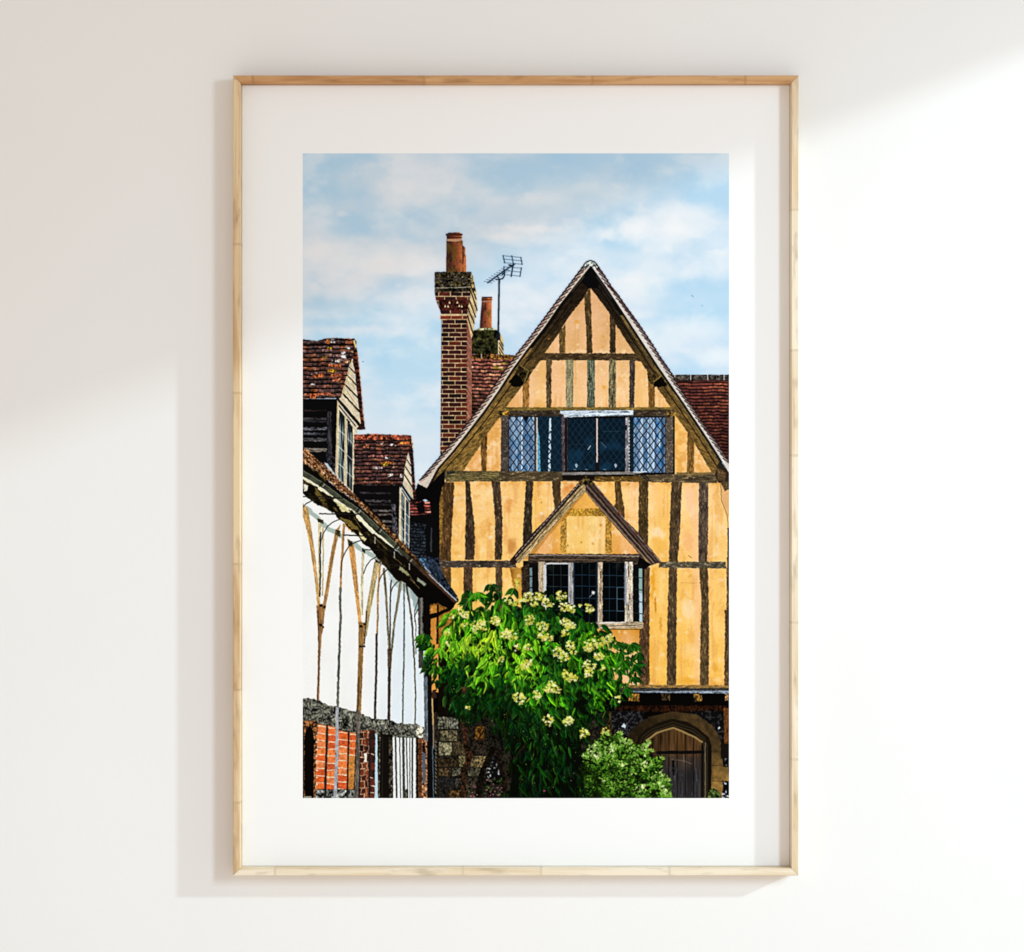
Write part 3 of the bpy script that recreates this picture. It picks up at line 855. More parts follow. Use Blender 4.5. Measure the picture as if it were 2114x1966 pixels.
poly([(1238, 1300), (1330, 1300), (1322, 1416), (1250, 1416)], plaster((214, 142, 44), (250, 206, 160), 1300, 1370, 16, .3), PLAS)
T([(1320, 1299), (1341, 1296), (1341, 1416), (1320, 1416)], (88, 68, 50), 37)

# ---- jetty, joists, flint wall, archway, door ---------------------------------------------
box(890, 1418, 1255, 1650, (8, 6, 5), STONE)
box(1255, 1418, 1510, 1650, (8, 6, 5), JETTY)
poly([(1262, 1414), (1510, 1415), (1510, 1424), (1262, 1422)], oak((128, 98, 54), .3, 6, 1.8, 41, .5), JETTY, .7)
poly([(1262, 1420), (1510, 1421), (1510, 1428), (1262, 1426)], oak((46, 44, 42), .4, 6, 1.8, 42), JETTY, .7)
poly([(1290, 1427), (1510, 1426), (1510, 1432), (1290, 1430)], grain((132, 144, 158), 1, .01, 8, .9), JETTY, .6)
for (x0, x1, y1, col) in ((1298, 1320, 1448, (112, 80, 34)), (1366, 1382, 1446, (54, 42, 28)), (1431.5, 1449.5, 1448, (120, 88, 40)), (1497, 1510, 1447, (140, 104, 66))):
    box(x0, 1432.5, x1, y1, rubble(col, 4, 6, 1.0), JETTY, 1)
box(1381.5, 1434, 1383.2, 1447, (128, 96, 44), JETTY)
box(1270, 1457, 1500, 1470, rubble((34, 17, 9), 9, 3, .8), JETTY, 1)
box(1255, 1468, 1330, 1545, flint(4, .9), ARCH)
box(1420, 1468, 1510, 1540, flint(7, .93), ARCH)
for q in range(46):
    x, y = 1262 + 48 * rng.random(), 1470 + 56 * rng.random()
    blob(x, y, 1.3 + 1.2 * rng.random(), 1 + rng.random(), (90 + 60 * rng.random(),) * 2 + (130,), .6, None, q, .5, .2)
poly([(1283, 1500), (1288, 1493), (1293, 1499), (1290, 1504)], (200, 218, 226), ARCH, 1)
poly([(1482, 1502), (1485, 1499), (1486, 1504), (1482, 1507)], (206, 214, 220), ARCH, 1)
box(1240, 1470, 1263, 1530, rubble((54, 42, 22), 9, 9, .7), ARCH, 1)
def sandstone(X, Y):
    c = mix(C(44, 33, 18), C(84, 64, 36), sstep(1300, 1440, X))
    c = mix(c, C(172, 130, 66), sstep(1540, 1625, Y) * sstep(1460, 1475, X))
    n = fbm(X, Y, 9, 4, 4)
    return np.clip(c * (.5 + .66 * n)[..., None], 0, 255)


poly([(1290, 1650), (1290, 1535), (1294, 1522), (1307, 1503), (1340, 1480), (1388, 1469), (1437, 1475), (1470, 1497), (1485, 1521), (1491, 1540), (1492, 1575), (1503, 1582), (1510, 1650)], sandstone, ARCH, .8)
poly([(1314, 1650), (1314, 1533), (1318, 1520), (1333, 1506), (1360, 1492), (1388, 1484), (1420, 1491), (1440, 1503), (1463, 1522), (1469, 1540), (1468, 1650)], (22, 17, 10), ARCH, .5)
for (d, col, w) in ((3, (46, 37, 22), 2), (9, (58, 46, 28), 2.2)):
    line([(1318 + d, 1536), (1324 + d, 1520 + d * .3), (1345 + d * .5, 1503 + d * .8), (1389, 1488 + d), (1432 - d * .5, 1502 + d * .8), (1456 - d * .6, 1522 + d * .4), (1463 - d, 1542), (1463 - d, 1648)], w, col, ARCH)
def doorc(X, Y):
    t = sstep(1548, 1610, Y)
    c = mix(C(70, 48, 27), C(38, 40, 46), t)
    c = mix(c, C(44, 38, 36), sstep(1556, 1566, Y) * .55)
    pl_ = np.floor((X - 1330) / 17).astype(int)
    c = c * (.8 + .3 * hsh(pl_, pl_ * 3 + 1, 4))[..., None]
    c = c * (.68 + .62 * nz(X, Y, 2.4, 26, 6))[..., None]
    e = np.abs((X - 1330) / 17 - np.round((X - 1330) / 17)) * 17
    c = np.where((e < .8)[..., None], c * .45, c)
    c = c * (.6 + .4 * sstep(1336, 1370, X))[..., None]
    return np.clip(c * 1.15, 0, 255)


poly([(1330, 1650), (1333, 1530), (1356, 1513), (1390, 1502), (1422, 1514), (1449, 1532), (1451, 1650)], doorc, DOOR, .5)
poly([(1398, 1510), (1404, 1510), (1412, 1550), (1399, 1552)], (96, 64, 26), DOOR, 1, alpha=.4)
line([(1358, 1554), (1452, 1553)], 6.6, (13, 12, 13), DOOR, .5)
line([(1390, 1572), (1391, 1598)], 5.5, (10, 10, 12), DOOR, 1.4)
line([(1411, 1558), (1412, 1574)], 1, (130, 110, 90), DOOR)
line([(1396, 1569), (1412, 1571), (1428, 1577)], .9, (130, 110, 96), DOOR)
line([(1386, 1568), (1390, 1567)], 1.2, (120, 100, 80), DOOR)
blob(1393, 1604, 1.4, 1.4, (160, 130, 90), .9, None, 2, .2)
for q in range(26):
    x, y = 1382 + 60 * rng.random(), 1575 + 70 * rng.random()
    line([(x, y), (x + .4, y + 2 + 5 * rng.random())], .9, (96, 104, 116), DOOR, 0, .6)
line([(1335, 1529), (1356, 1513), (1373, 1507.5), (1390, 1503), (1405, 1508.5), (1421, 1516), (1436, 1523), (1449, 1532)], 4.0, (146, 118, 72), ARCH, .4)
line([(1338, 1530), (1357, 1516.5), (1390, 1506)], 1.2, (60, 46, 26), ARCH)
line([(1456, 1534), (1456.5, 1648)], 2.0, (112, 102, 84), ARCH, .5)
line([(1449, 1540), (1449, 1648)], 3, (14, 12, 12), ARCH)
box(1463, 1540, 1468, 1648, (14, 12, 9), ARCH)
for y in (1552, 1580, 1612):
    line([(1470, y), (1497, y + 2)], 1.2, (52, 40, 22), ARCH, .8)
poly([(1494, 1462), (1510, 1462), (1510, 1536), (1495, 1536)], grain((92, 54, 24), .03, 1, 4, 1.0), ARCH, .8)
box(1488, 1536, 1510, 1566, (20, 16, 14), ARCH, 1)
box(1492, 1566, 1510, 1583, flint(11, .72), ARCH, 1)
box(1491, 1612, 1510, 1650, flint(13, .62), ARCH, 1.5)
poly([(1464, 1632), (1474, 1626), (1488, 1640), (1492, 1650), (1460, 1650)], rubble((60, 78, 36), 4, 5, 1.4), SHRUB, 1)

# ---- stone wall under the tree ---------------------------------------------------------
box(890, 1470, 1255, 1650, rubble((26, 23, 19), 8, 11, .9), STONE)
for (x0, y0, x1, y1, col) in ((905, 1481, 929, 1505, (150, 149, 134)), (929, 1483, 946, 1505, (150, 154, 144)), (909, 1508.5, 944, 1530, (134, 126, 98)),
        (906, 1533, 933, 1559, (172, 167, 138)), (934.5, 1532, 960, 1559, (92, 80, 58)), (905, 1566, 947, 1584, (72, 58, 40)), (905, 1586, 931, 1602, (112, 92, 64)),
        (933, 1586, 952, 1602, (110, 108, 96)), (903.6, 1605, 939, 1626, (46, 46, 48)), (941, 1607, 953, 1624, (76, 72, 68)), (902, 1629, 923, 1650, (46, 44, 42)),
        (927, 1632, 952, 1650, (128, 96, 58)), (948, 1560, 962, 1582, (150, 140, 100)), (972, 1561, 1003, 1584, (168, 148, 106)), (965, 1586, 993, 1603, (100, 98, 80)), (961, 1606, 987, 1627, (78, 70, 60)),
        (981, 1500, 1001, 1526, (150, 100, 40)), (983, 1533, 1003, 1557, (62, 52, 44)), (957, 1630, 985, 1650, (60, 54, 46)), (1062, 1534, 1074, 1560, (150, 108, 62))):
    box(x0, y0, x1, y1, rubble(tuple(.60 * v for v in col), 6, int(x0) % 50, .35, (1, .98, .92)), STONE, 1.4, ws=7)
line([(982, 1527.5), (1000, 1527)], 2.2, (60, 26, 14), STONE)
box(1006, 1560, 1034, 1610, flint(17, .7), STONE, 2)

# ---- limewashed range on the left: dark gap, dormers, roof, eaves, wall -----------------------
poly([(843, 1040), (862, 1003), (881, 1008), (918, 970), (918, 1000), (907, 1010), (907, 1260), (845, 1200)], (11, 10, 11), EAVE)
poly([(861, 999), (884, 1009), (905, 985), (916, 990), (907, 1040), (862, 1040)], (9, 8, 9), EAVE, 1.5)
poly([(845, 1036), (888, 1034), (890, 1062), (846, 1064)], tiles([(160, 78, 68), (120, 54, 50), (184, 110, 98)], 1036, 6.5, 12, 9, lf=.4), EAVE, 1)
poly([(858, 1040), (874, 1036), (878, 1058), (866, 1062)], (12, 9, 10), EAVE, 2)
poly([(872, 1032), (878, 1030), (884, 1034), (878, 1037)], (190, 206, 226), EAVE, 1)
poly([(846, 1078), (884, 1084), (881, 1150), (848, 1150)], rubble((36, 40, 46), 7, 21, 1.3, (.95, 1, 1.06)), EAVE, 1)
for q in range(9):
    y = 1088 + q * 7
    line([(846, y), (880, y + 1)], 2.6, (13, 13, 15), EAVE, 1.4)
box(879, 1070, 907, 1160, (12, 11, 12), EAVE, 1)
poly([(889, 1090), (892, 1090), (892, 1140), (888, 1140)], (52, 56, 62), EAVE, .8)
poly([(860, 1152), (884, 1148), (908, 1152), (908, 1190), (882, 1186)], rubble((32, 38, 48), 7, 4, 1.2, (.95, 1, 1.08)), EAVE, 1)
poly([(857, 1152), (880, 1153), (882, 1178), (870, 1168)], rubble((66, 92, 112), 6, 9, .3, (.95, 1, 1.05)), EAVE, 1)


def dormer(who, roof, rows, pal, k, w):
    f = tiles(pal, rows[0], rows[1], w, k, specks=.10, lf=.3, wav=1.1, grit=1.0, line_d=.1)
    poly(roof, f, who, .8)


P1 = [(92, 56, 46), (72, 48, 45), (108, 68, 52), (70, 53, 51), (84, 56, 50), (124, 72, 48), (58, 42, 41), (98, 68, 63)]
dormer(DOR1, [(620, 700), (655, 704), (678, 698), (732, 699), (734, 712), (728, 742), (722, 752), (716, 775), (704, 822), (620, 824)], [712.7, 9.1], P1, 3, 17)
for (x0, y0, x1, y1, col) in ((683, 700, 691, 708, (206, 206, 212)), (712, 716, 722, 721, (226, 236, 238)), (704, 726, 714, 731, (236, 230, 222)), (703, 734, 714, 740, (226, 222, 220)), (692, 743, 703, 749, (238, 220, 206)), (676, 763, 694, 769, (214, 150, 40)), (676, 717, 684, 721, (196, 150, 20)), (646, 773, 668, 779, (206, 104, 54)), (684, 773, 706, 778, (196, 98, 54)), (686, 781, 704, 787, (176, 96, 66)), (678, 752, 704, 758, (186, 100, 56)), (640, 812, 652, 822, (206, 100, 54)), (655, 811, 682, 815, (186, 96, 66)), (724, 724, 730, 728, (226, 190, 140)), (640, 792, 650, 796, (216, 206, 200)), (673, 700, 680, 712, (170, 92, 36)), (664, 735, 676, 739, (170, 140, 30)), (709, 744, 722, 750, (226, 160, 120))):
    box(x0, y0, x1, y1, rubble(tuple(.84 * q for q in col), 4, int(x0) % 40, .7, (1, 1, 1)), DOR1, 1.4, ws=4)
line([(625, 713), (730, 712)], 3.4, (16, 10, 9), DOR1, 1)
poly([(731, 699), (736, 705), (736, 716), (740, 745), (744, 790), (748, 835), (754, 887), (734, 887), (744, 872), (738, 820), (733, 770), (728, 745)], tiles([(66, 32, 24), (48, 26, 24), (96, 46, 30)], 700, 9, 40, 6, lf=.3), DOR1, .9)
line([(737, 725), (742, 765), (748, 830), (751, 870)], 1.3, (206, 150, 106), DOR1, 1.2, .8)
poly([(729, 703), (733, 702), (736, 716), (733, 720)], (226, 206, 140), DOR1, .6)
cream = grain((222, 207, 178), .7, 1, 3, .32)
poly([(727, 740), (731, 760), (737, 820), (745, 874), (738, 884), (704, 836), (698, 826), (704, 820), (716, 775)], cream, DOR1, .6)
for (x0, y0, x1, y1, w) in ((721, 758, 734, 771, 2.2), (716, 774, 736, 796, 2.4), (711, 793, 740, 823, 3.0), (708, 813, 743, 851, 3.4), (697, 824, 744, 880, 6.0)):
    line([(x0, y0), (x1, y1)], w, (24, 16, 12), DOR1, .5)
line([(726, 745), (718, 778), (706, 820)], 1.4, (196, 170, 96), DOR1, .8)
for (x0, y0, x1, y1) in ((724, 783, 733, 800), (716, 808, 736, 836), (724, 830, 738, 850)):
    line([(x0, y0), (x1, y1)], 1.0, (170, 140, 80), DOR1, .8)
poly([(738, 884), (744, 876), (754, 887)], (44, 26, 20), DOR1)
# side cheek, dark boards
poly([(620, 824), (697, 824), (697, 985), (620, 925)], (12, 11, 12), DOR1)
for (y, hgt, col) in ((846, 3, (34, 26, 24)), (862, 5, (56, 50, 52)), (882, 6, (92, 92, 102)), (904, 7, (78, 76, 78)), (925, 8, (96, 90, 84)), (868, 4, (38, 38, 44)), (893, 5, (60, 62, 68))):
    poly([(620, y), (675, y + 1), (674, y + hgt), (620, y + hgt + 1)], grain(col, 1, .03, y % 37, 1.3), DOR1, 1.2)
poly([(676, 850), (684, 850), (686, 950), (676, 940)], grain((48, 46, 50), .02, 1, 9, 1.3), DOR1, 1.5)
poly([(672, 930), (692, 945), (693, 978), (676, 960)], rubble((34, 32, 40), 5, 7, 1.5), DOR1, 1)
poly([(668, 955), (676, 958), (693, 980), (690, 985)], (196, 206, 214), DOR1, .8)
# dormer window
def dglass(k):
    def f(X, Y):
        s = nz(X, Y, 2.6, 34, k)
        return np.clip(mix(C(20, 28, 34), C(158, 172, 166), sstep(.35, .85, s)), 0, 255)
    return f


poly([(696, 826), (737, 884), (733.5, 1022), (728, 1018), (692, 980)], cream, DOR1, .3)
poly([(700.5, 846), (711.5, 860), (710.5, 1002), (698.5, 985)], dglass(4), DOR1)
poly([(717.5, 868), (728, 882), (727, 1015), (716, 1003)], dglass(6), DOR1)
poly([(700.5, 846), (711.5, 860), (711.4, 875), (700.5, 862)], (22, 26, 30), DOR1)
poly([(717.5, 868), (728, 882), (728, 896), (717.5, 884)], (26, 32, 36), DOR1)
for (x0, y0, x1, y1) in ((700, 838, 716, 858), (718, 860, 734, 880), (716, 866, 722, 872)):
    line([(x0, y0), (x1, y1)], 2.2, (22, 18, 14), DOR1)
for q in range(4):
    line([(699, 887 + 35 * q), (711, 898 + 35 * q)], 1.3, (236, 240, 236), DOR1)
    line([(717, 905 + 35 * q), (728, 916 + 35 * q)], 1.3, (236, 240, 236), DOR1)
line([(714, 862), (713, 1000)], 1, (196, 176, 120), DOR1)
line([(697, 830), (694, 978)], 1.2, (206, 180, 110), DOR1)
# second dormer
P2 = [(86, 53, 46), (72, 46, 42), (98, 62, 52), (66, 45, 43), (108, 64, 48), (58, 40, 40)]
dormer(DOR2, [(731, 898), (759.5, 896), (849, 899), (846, 925), (840, 950), (836, 970), (831, 1002), (731, 1002)], [908, 7.8], P2, 12, 13)
poly([(733, 898), (760, 896), (849, 899), (848, 908), (733, 908)], rubble((134, 74, 54), 5, 15, 1.2, (1, .9, .85)), DOR2, .8)
line([(733, 910), (847, 910)], 2.2, (24, 14, 12), DOR2, 1)
for (x0, y0, x1, y1, col) in ((748, 918, 762, 924, (196, 110, 76)), (826, 912, 846, 918, (196, 100, 46)), (785, 953, 812, 958, (176, 100, 46)), (760, 940, 800, 944, (150, 96, 86)), (770, 964, 790, 969, (150, 136, 136)), (790, 956, 800, 962, (176, 150, 40)), (800, 978, 812, 984, (206, 190, 180)), (826, 980, 832, 986, (214, 206, 206)), (795, 944, 804, 948, (216, 206, 206)), (806, 916, 812, 920, (206, 196, 190)), (784, 914, 792, 917, (190, 180, 176))):
    box(x0, y0, x1, y1, rubble(col, 4, int(x0) % 40, .8, (1, 1, 1)), DOR2, 1.3, ws=4)
poly([(848, 898), (852, 910), (854, 950), (857, 1000), (860, 1045), (848, 1040), (852, 1020), (848, 960), (844, 935)], tiles([(66, 32, 24), (48, 26, 24), (110, 56, 36)], 900, 8, 40, 6, lf=.3), DOR2, .8)
poly([(849, 900), (852, 910), (853.5, 925), (850, 925)], (230, 214, 170), DOR2)
line([(850, 925), (851, 915)], 1.2, (20, 12, 10), DOR2)
poly([(843, 934), (846, 950), (850, 1000), (854, 1032), (832, 1004), (835, 970), (840, 945)], cream, DOR2, .5)
for (x0, y0, x1, y1, w) in ((840, 949, 848, 962, 1.8), (837, 964, 850, 984, 2), (835, 980, 852, 1008, 2.2), (830, 1003, 855, 1040, 4.4)):
    line([(x0, y0), (x1, y1)], w, (24, 16, 12), DOR2)
poly([(729, 1002), (828, 1002), (826, 1130), (800, 1090), (729, 1022)], (13, 11, 12), DOR2)
for (y, x0, hgt, col) in ((1016, 740, 4, (44, 40, 44)), (1032, 752, 5, (70, 64, 68)), (1040, 760, 4, (52, 46, 46)), (1052, 768, 5, (92, 86, 84)), (1060, 778, 4, (80, 70, 64)), (1074, 788, 5, (76, 72, 70)), (1084, 796, 4, (56, 54, 56))):
    poly([(x0, y), (808, y + 1), (808, y + hgt), (x0 + 3, y + hgt)], grain(col, 1, .05, y % 31, 1.3), DOR2, 1.1)
poly([(808, 1040), (816, 1040), (824, 1120), (810, 1100)], rubble((56, 54, 62), 5, 9, 1.3), DOR2, 1)
poly([(825, 1004), (846, 1036), (845, 1140), (838, 1134), (823, 1114)], cream, DOR2, .3)
poly([(828.5, 1016), (835, 1026), (834.5, 1126), (828, 1118)], dglass(14), DOR2)
poly([(838, 1030), (844, 1038), (843.5, 1138), (837.5, 1130)], lambda X, Y: np.clip(mix(C(20, 36, 54), C(86, 116, 140), nz(X, Y, 2.4, 30, 8)), 0, 255), DOR2)
line([(830, 1012), (846, 1037)], 2, (24, 18, 14), DOR2)
for q in range(4):
    line([(828, 1046 + 21 * q), (834, 1053 + 21 * q)], 1.1, (220, 224, 224), DOR2)
    line([(837, 1060 + 19 * q), (844, 1068 + 19 * q)], 1.1, (206, 214, 220), DOR2)

# ---- limewashed wall --------------------------------------------------------------------
def lime(X, Y):
    c = mix(C(250, 250, 250), C(232, 241, 248), sstep(740, 830, X))
    n = fbm(X, Y, 26, 5, 4, 60)
    c = c - ((n - .45) * 12)[..., None]
    c = c + ((nz(X, Y, 1.6, 1.6, 2) - .5) * 4)[..., None]
    return np.clip(c, 0, 255)


poly([(620, 1000), (660, 1010), (760, 1080), (874, 1230), (882, 1540), (620, 1480)], lime, LIME)
poly([(795, 1170), (815, 1196), (840, 1206), (864, 1232), (864, 1260), (850, 1240), (836, 1222), (812, 1210)], (176, 192, 188), LIME, 2, alpha=.8)
poly([(846, 1216), (866, 1230), (866, 1262), (856, 1262)], (150, 170, 170), LIME, 1, alpha=.8)
for seg in ([(634, 1050), (645, 1061), (657, 1071)], [(667, 1083), (678, 1092), (691, 1098), (703, 1107)], [(731, 1122), (742, 1132), (757, 1140), (776, 1152)]):
    line(seg, 9.5, (172, 188, 180), LIME, 1.2)
tan = (196, 150, 88)
def strut(pts, base, k=0, wob=.5, amt=.55):
    x0, y0 = pts[0]
    x1, y1 = pts[len(pts) // 2]
    poly(pts, grain(base, x1 - x0, y1 - y0, k, amt), WTIM, wob, k=k)


strut([(621, 1034), (636, 1052), (643, 1090), (651, 1150), (658, 1215), (662, 1250), (656, 1260), (651, 1205), (641, 1135), (631, 1085), (623, 1060)], (198, 154, 92), 1)
strut([(657, 1070), (663, 1070), (662, 1130), (661, 1235), (658, 1235), (657, 1130)], (206, 188, 140), 2)
line([(661.5, 1100), (661, 1150), (661.5, 1190), (660.5, 1232)], 3.2, (46, 38, 28), WTIM, .8)
strut([(665, 1088), (669, 1088), (668.5, 1150), (667, 1230), (664, 1230), (666, 1150)], (190, 172, 120), 3)
strut([(692, 1096), (703, 1082), (697, 1112), (687, 1165), (678, 1225), (671, 1262), (665, 1256), (671, 1222), (680, 1160)], (180, 136, 82), 4)
line([(693, 1112), (682, 1170), (674, 1222)], 1.4, (112, 78, 44), WTIM, .6)
strut([(653, 1250), (671, 1254), (667, 1300), (664, 1312), (661, 1360), (659, 1450), (657, 1490), (653, 1490), (655, 1450), (657, 1360), (657, 1310)], (150, 108, 64), 5)
line([(656, 1262), (658, 1310), (658, 1360), (655, 1470)], 3, (88, 58, 34), WTIM, .5)
for (x0, y0, x1, y1) in ((659, 1248, 666, 1253), (667, 1251, 672, 1256), (659, 1288, 665, 1293), (665, 1293, 669, 1297)):
    box(x0, y0, x1, y1, (22, 14, 10), WTIM, .6)
line([(710, 1083), (708.5, 1110), (707, 1140), (704.5, 1175), (703, 1215)], 5, grain((176, 128, 70), -.05, 1, 6, .6), WTIM, .6, w2=4.5)
line([(703, 1215), (702, 1240), (703.5, 1272), (702, 1300), (700, 1360), (698, 1420), (697, 1465)], 4.8, grain((84, 82, 72), -.05, 1, 7, .9), WTIM, .8)
strut([(717, 1112), (727, 1118), (732, 1132), (736, 1170), (741, 1230), (747, 1292), (741, 1292), (733, 1228), (724, 1160)], (206, 150, 84), 8)
strut([(747, 1142), (752, 1142), (750, 1210), (749, 1270), (745, 1270), (745, 1200)], (204, 192, 150), 9)
strut([(773, 1161), (783, 1161), (777, 1200), (767, 1252), (757, 1312), (752, 1320), (755, 1262), (764, 1212)], (184, 162, 112), 10)
line([(757, 1262), (754, 1300), (752, 1330)], 2.4, (60, 48, 34), WTIM, .5)
strut([(740, 1285), (753, 1285), (750, 1345), (748, 1400), (745, 1480), (744, 1520), (735, 1520), (736, 1470), (738, 1400), (740, 1345)], (140, 104, 56), 11)
line([(741, 1400), (738, 1480)], 3.2, (92, 64, 36), WTIM, .5)
for (x0, y0, x1, y1) in ((742, 1291, 748, 1296), (750, 1287, 755, 1291), (741, 1333, 747, 1337), (749, 1333, 754, 1337)):
    box(x0, y0, x1, y1, (22, 14, 10), WTIM, .6)
line([(785, 1166), (782, 1200), (780, 1225), (780, 1272), (777.5, 1320)], 3.6, grain((170, 124, 66), 0, 1, 12, .8), WTIM, .6)
line([(777.5, 1310), (777, 1380), (775, 1440), (774, 1485)], 4.6, grain((50, 40, 32), 0, 1, 13, .7), WTIM, .5)
line([(792.5, 1175), (797, 1230), (801, 1300), (804, 1345)], 5, grain((108, 96, 66), .05, 1, 14, .8), WTIM, .6, w2=4)
line([(808, 1198), (806, 1222), (805, 1345)], 2.8, (54, 50, 44), WTIM, .5)
line([(828, 1198), (821, 1245), (814, 1288), (808, 1348)], 5.6, grain((112, 104, 84), -.2, 1, 15, .8), WTIM, .6, w2=4.4)
strut([(799.5, 1340), (810, 1340), (807, 1390), (805.5, 1488), (800, 1488), (801, 1390)], (84, 66, 48), 16)
line([(803, 1380), (803, 1488)], 4.2, (36, 28, 24), WTIM, .5)
blob(806, 1342, 2.4, 2, (18, 14, 12), .95, WTIM, 3, .2, .5)
line([(834, 1205), (834.5, 1280), (834, 1360), (832, 1425), (831.5, 1494)], 3.2, grain((84, 92, 88), 0, 1, 17, .8), WTIM, .5)
line([(839, 1208), (846, 1250), (851, 1292), (855, 1360), (858, 1432), (857, 1494)], 4.4, grain((84, 76, 62), .1, 1, 18, .9), WTIM, .6, w2=2.6)
line([(864, 1236), (856, 1262), (856, 1272), (858.5, 1292), (858.5, 1350)], 1.6, (62, 60, 56), WTIM, .5)
# plinth
poly([(620, 1486), (780, 1512), (885, 1520), (885, 1650), (620, 1650)], (34, 30, 26), PLIN)
poly([(620, 1441), (649, 1442.5), (673.5, 1454), (698, 1460), (733.6, 1470), (772.5, 1485), (800, 1486), (829, 1494), (860, 1496), (876, 1502), (881, 1524), (858, 1524), (811, 1523), (776, 1518), (734, 1514), (693, 1503), (657, 1494), (620, 1490)], rubble((88, 88, 82), 9, 8, .95, (1, 1, .96)), PLIN, 2, ws=6)
for (x, y, r) in ((640, 1466, 9), (684, 1474, 8), (712, 1476, 9), (752, 1494, 10), (788, 1502, 9), (818, 1506, 8), (846, 1508, 8)):
    blob(x, y, r, r * .7, (120, 124, 120), .4, None, int(x), .9, .1)
    line([(x - r, y + 8), (x - 2, y + 11), (x + r, y + 7)], 2, (28, 27, 24), None, 1.5)
    line([(x - r * .6, y - 6), (x, y), (x + r * .7, y + 9)], 1.4, (34, 33, 30), None, 1.5)
poly([(859, 1498), (874, 1502), (873, 1523), (859, 1523)], rubble((196, 190, 172), 5, 5, .5), PLIN, 1)
# left doorway
box(622, 1488, 655, 1650, rubble((112, 80, 52), 6, 7, 1.1, (1.05, .95, .85)), PLIN, .6)
poly([(629, 1650), (629, 1520), (632, 1508), (640, 1496), (646, 1508), (648, 1525), (647, 1650)], (10, 7, 6), PLIN, .6)
line([(626, 1500), (627, 1645)], 2, (26, 18, 14), PLIN)
box(627, 1644, 643, 1648, (150, 148, 128), PLIN)
# brick panels
ob = [(236, 112, 50), (226, 98, 42), (242, 126, 62), (214, 90, 44), (236, 134, 78)]
for (a0, a1, b0, b1, t0, t1, k) in ((656, 674, 651, 669, 1495, 1629, 1), (677, 693, 672, 691, 1498, 1630, 2), (699, 718.5, 697, 716, 1508, 1630, 3), (721, 735, 717, 730, 1511, 1630, 4)):
    poly([(a0, t0), (a1, t0 + 4), (b1, t1), (b0, t1)], bricks(ob, (250, 224, 192), a0 - 6, t0 + 3, 14.6, 200, k, 2.0, slope=.05, wav=2.2), PLIN, .8)
poly([(722, 1560), (733, 1562), (730, 1630), (718, 1630)], bricks([(206, 136, 60), (190, 124, 56)], (160, 110, 60), 717, 1560, 14, 200, 5, 1.4), PLIN, .8)
for q in range(120):
    x, y = 654 + 78 * rng.random(), 1500 + 128 * rng.random()
    line([(x, y), (x + 2 * rng.random() - 1, y + 2 + 3 * rng.random())], .9, [(168, 66, 30), (250, 170, 120), (120, 60, 40)][q % 3], None, 0, .7)
poly([(652, 1630), (735, 1632), (738, 1650), (650, 1650)], rubble((96, 98, 96), 6, 3, 2.0, (1, 1, .98)), PLIN, 1)
line([(675.5, 1497), (671, 1650)], 4.6, (36, 33, 30), PLIN, .6)
line([(696, 1462), (695.5, 1560), (691.5, 1650)], 6.6, grain((166, 170, 178), 0, 1, 5, .4), PLIN, .8)
line([(720, 1512), (716.5, 1650)], 3.6, (34, 31, 28), PLIN, .6)
for y in (1520, 1534, 1549, 1563, 1577, 1592, 1606, 1621):
    box(652, y - 3, 656, y, (246, 226, 196), PLIN, .8)
line([(739, 1468), (739, 1560), (735, 1650)], 8, grain((96, 88, 80), 0, 1, 6, .9), PLIN, .8)
box(743, 1508, 754, 1650, bricks([(70, 28, 18), (40, 18, 14), (112, 50, 28)], (216, 180, 146), 740, 1512, 12.6, 11, 7, 1.5, wav=4), PLIN, 1.2)
box(754, 1508, 765, 1650, bricks([(130, 58, 30), (96, 42, 26), (56, 26, 18)], (200, 166, 136), 750, 1506, 17, 9, 8, 1.3, wav=6), PLIN, 1.2)
box(752, 1556, 757, 1574, (240, 232, 220), PLIN, 1.5)
box(764, 1508, 774, 1650, bricks([(70, 30, 22), (44, 24, 20), (96, 40, 28)], (50, 34, 30), 760, 1510, 16, 14, 9, 1.6, wav=3), PLIN, 1)
for (x, y) in ((768, 1556), (766, 1604), (770, 1622), (768, 1636)):
    line([(x - 3, y), (x + 4, y + 2)], 1.8, (240, 220, 196), PLIN, 1)
line([(764, 1516), (762, 1648)], 3.6, (30, 28, 30), PLIN, .8)
poly([(775, 1514), (779, 1518), (780.5, 1650), (773.5, 1650)], (196, 222, 238), LIME, .7)
box(781, 1516, 811, 1650, (17, 14, 12), PLIN, .6)
line([(784, 1516), (782.5, 1648)], 3, rubble((66, 62, 50), 4, 3, 1.4), PLIN, .8)
line([(790, 1520), (789, 1648)], 1.4, (44, 36, 30), PLIN)
box(803, 1522, 810, 1650, rubble((58, 52, 44), 4, 6, 1.8), PLIN, 1)
poly([(810.5, 1522), (860, 1524), (860, 1650), (812, 1650)], lambda X, Y: np.clip(C(244, 247, 249) + ((nz(X, Y, 4, 30, 3) - .5) * 14)[..., None], 0, 255), LIME, .6)
for (x0, x1, w) in ((816.5, 819, 3.6), (825, 827, 2), (832.5, 834, 5), (839, 842, 2.2), (846, 846.5, 1.8), (851.5, 851, 3.4)):
    line([(x0, 1523), (x1, 1650)], w, grain((56, 58, 52), 0, 1, int(x0) % 9, .6), PLIN, .35)
poly([(836, 1632), (840, 1628), (843, 1650), (834, 1650)], rubble((66, 74, 62), 4, 3, 1.5), PLIN, 1)
box(858.5, 1522, 864, 1650, (14, 12, 11), PLIN, .6)
box(863, 1524, 874, 1650, bricks([(92, 54, 32), (74, 42, 26), (112, 66, 38)], (44, 28, 18), 860, 1524, 11, 12, 4, 1.6), PLIN, .8)
box(871, 1524, 882, 1650, rubble((150, 104, 76), 4, 5, 1.2), PLIN, .6)
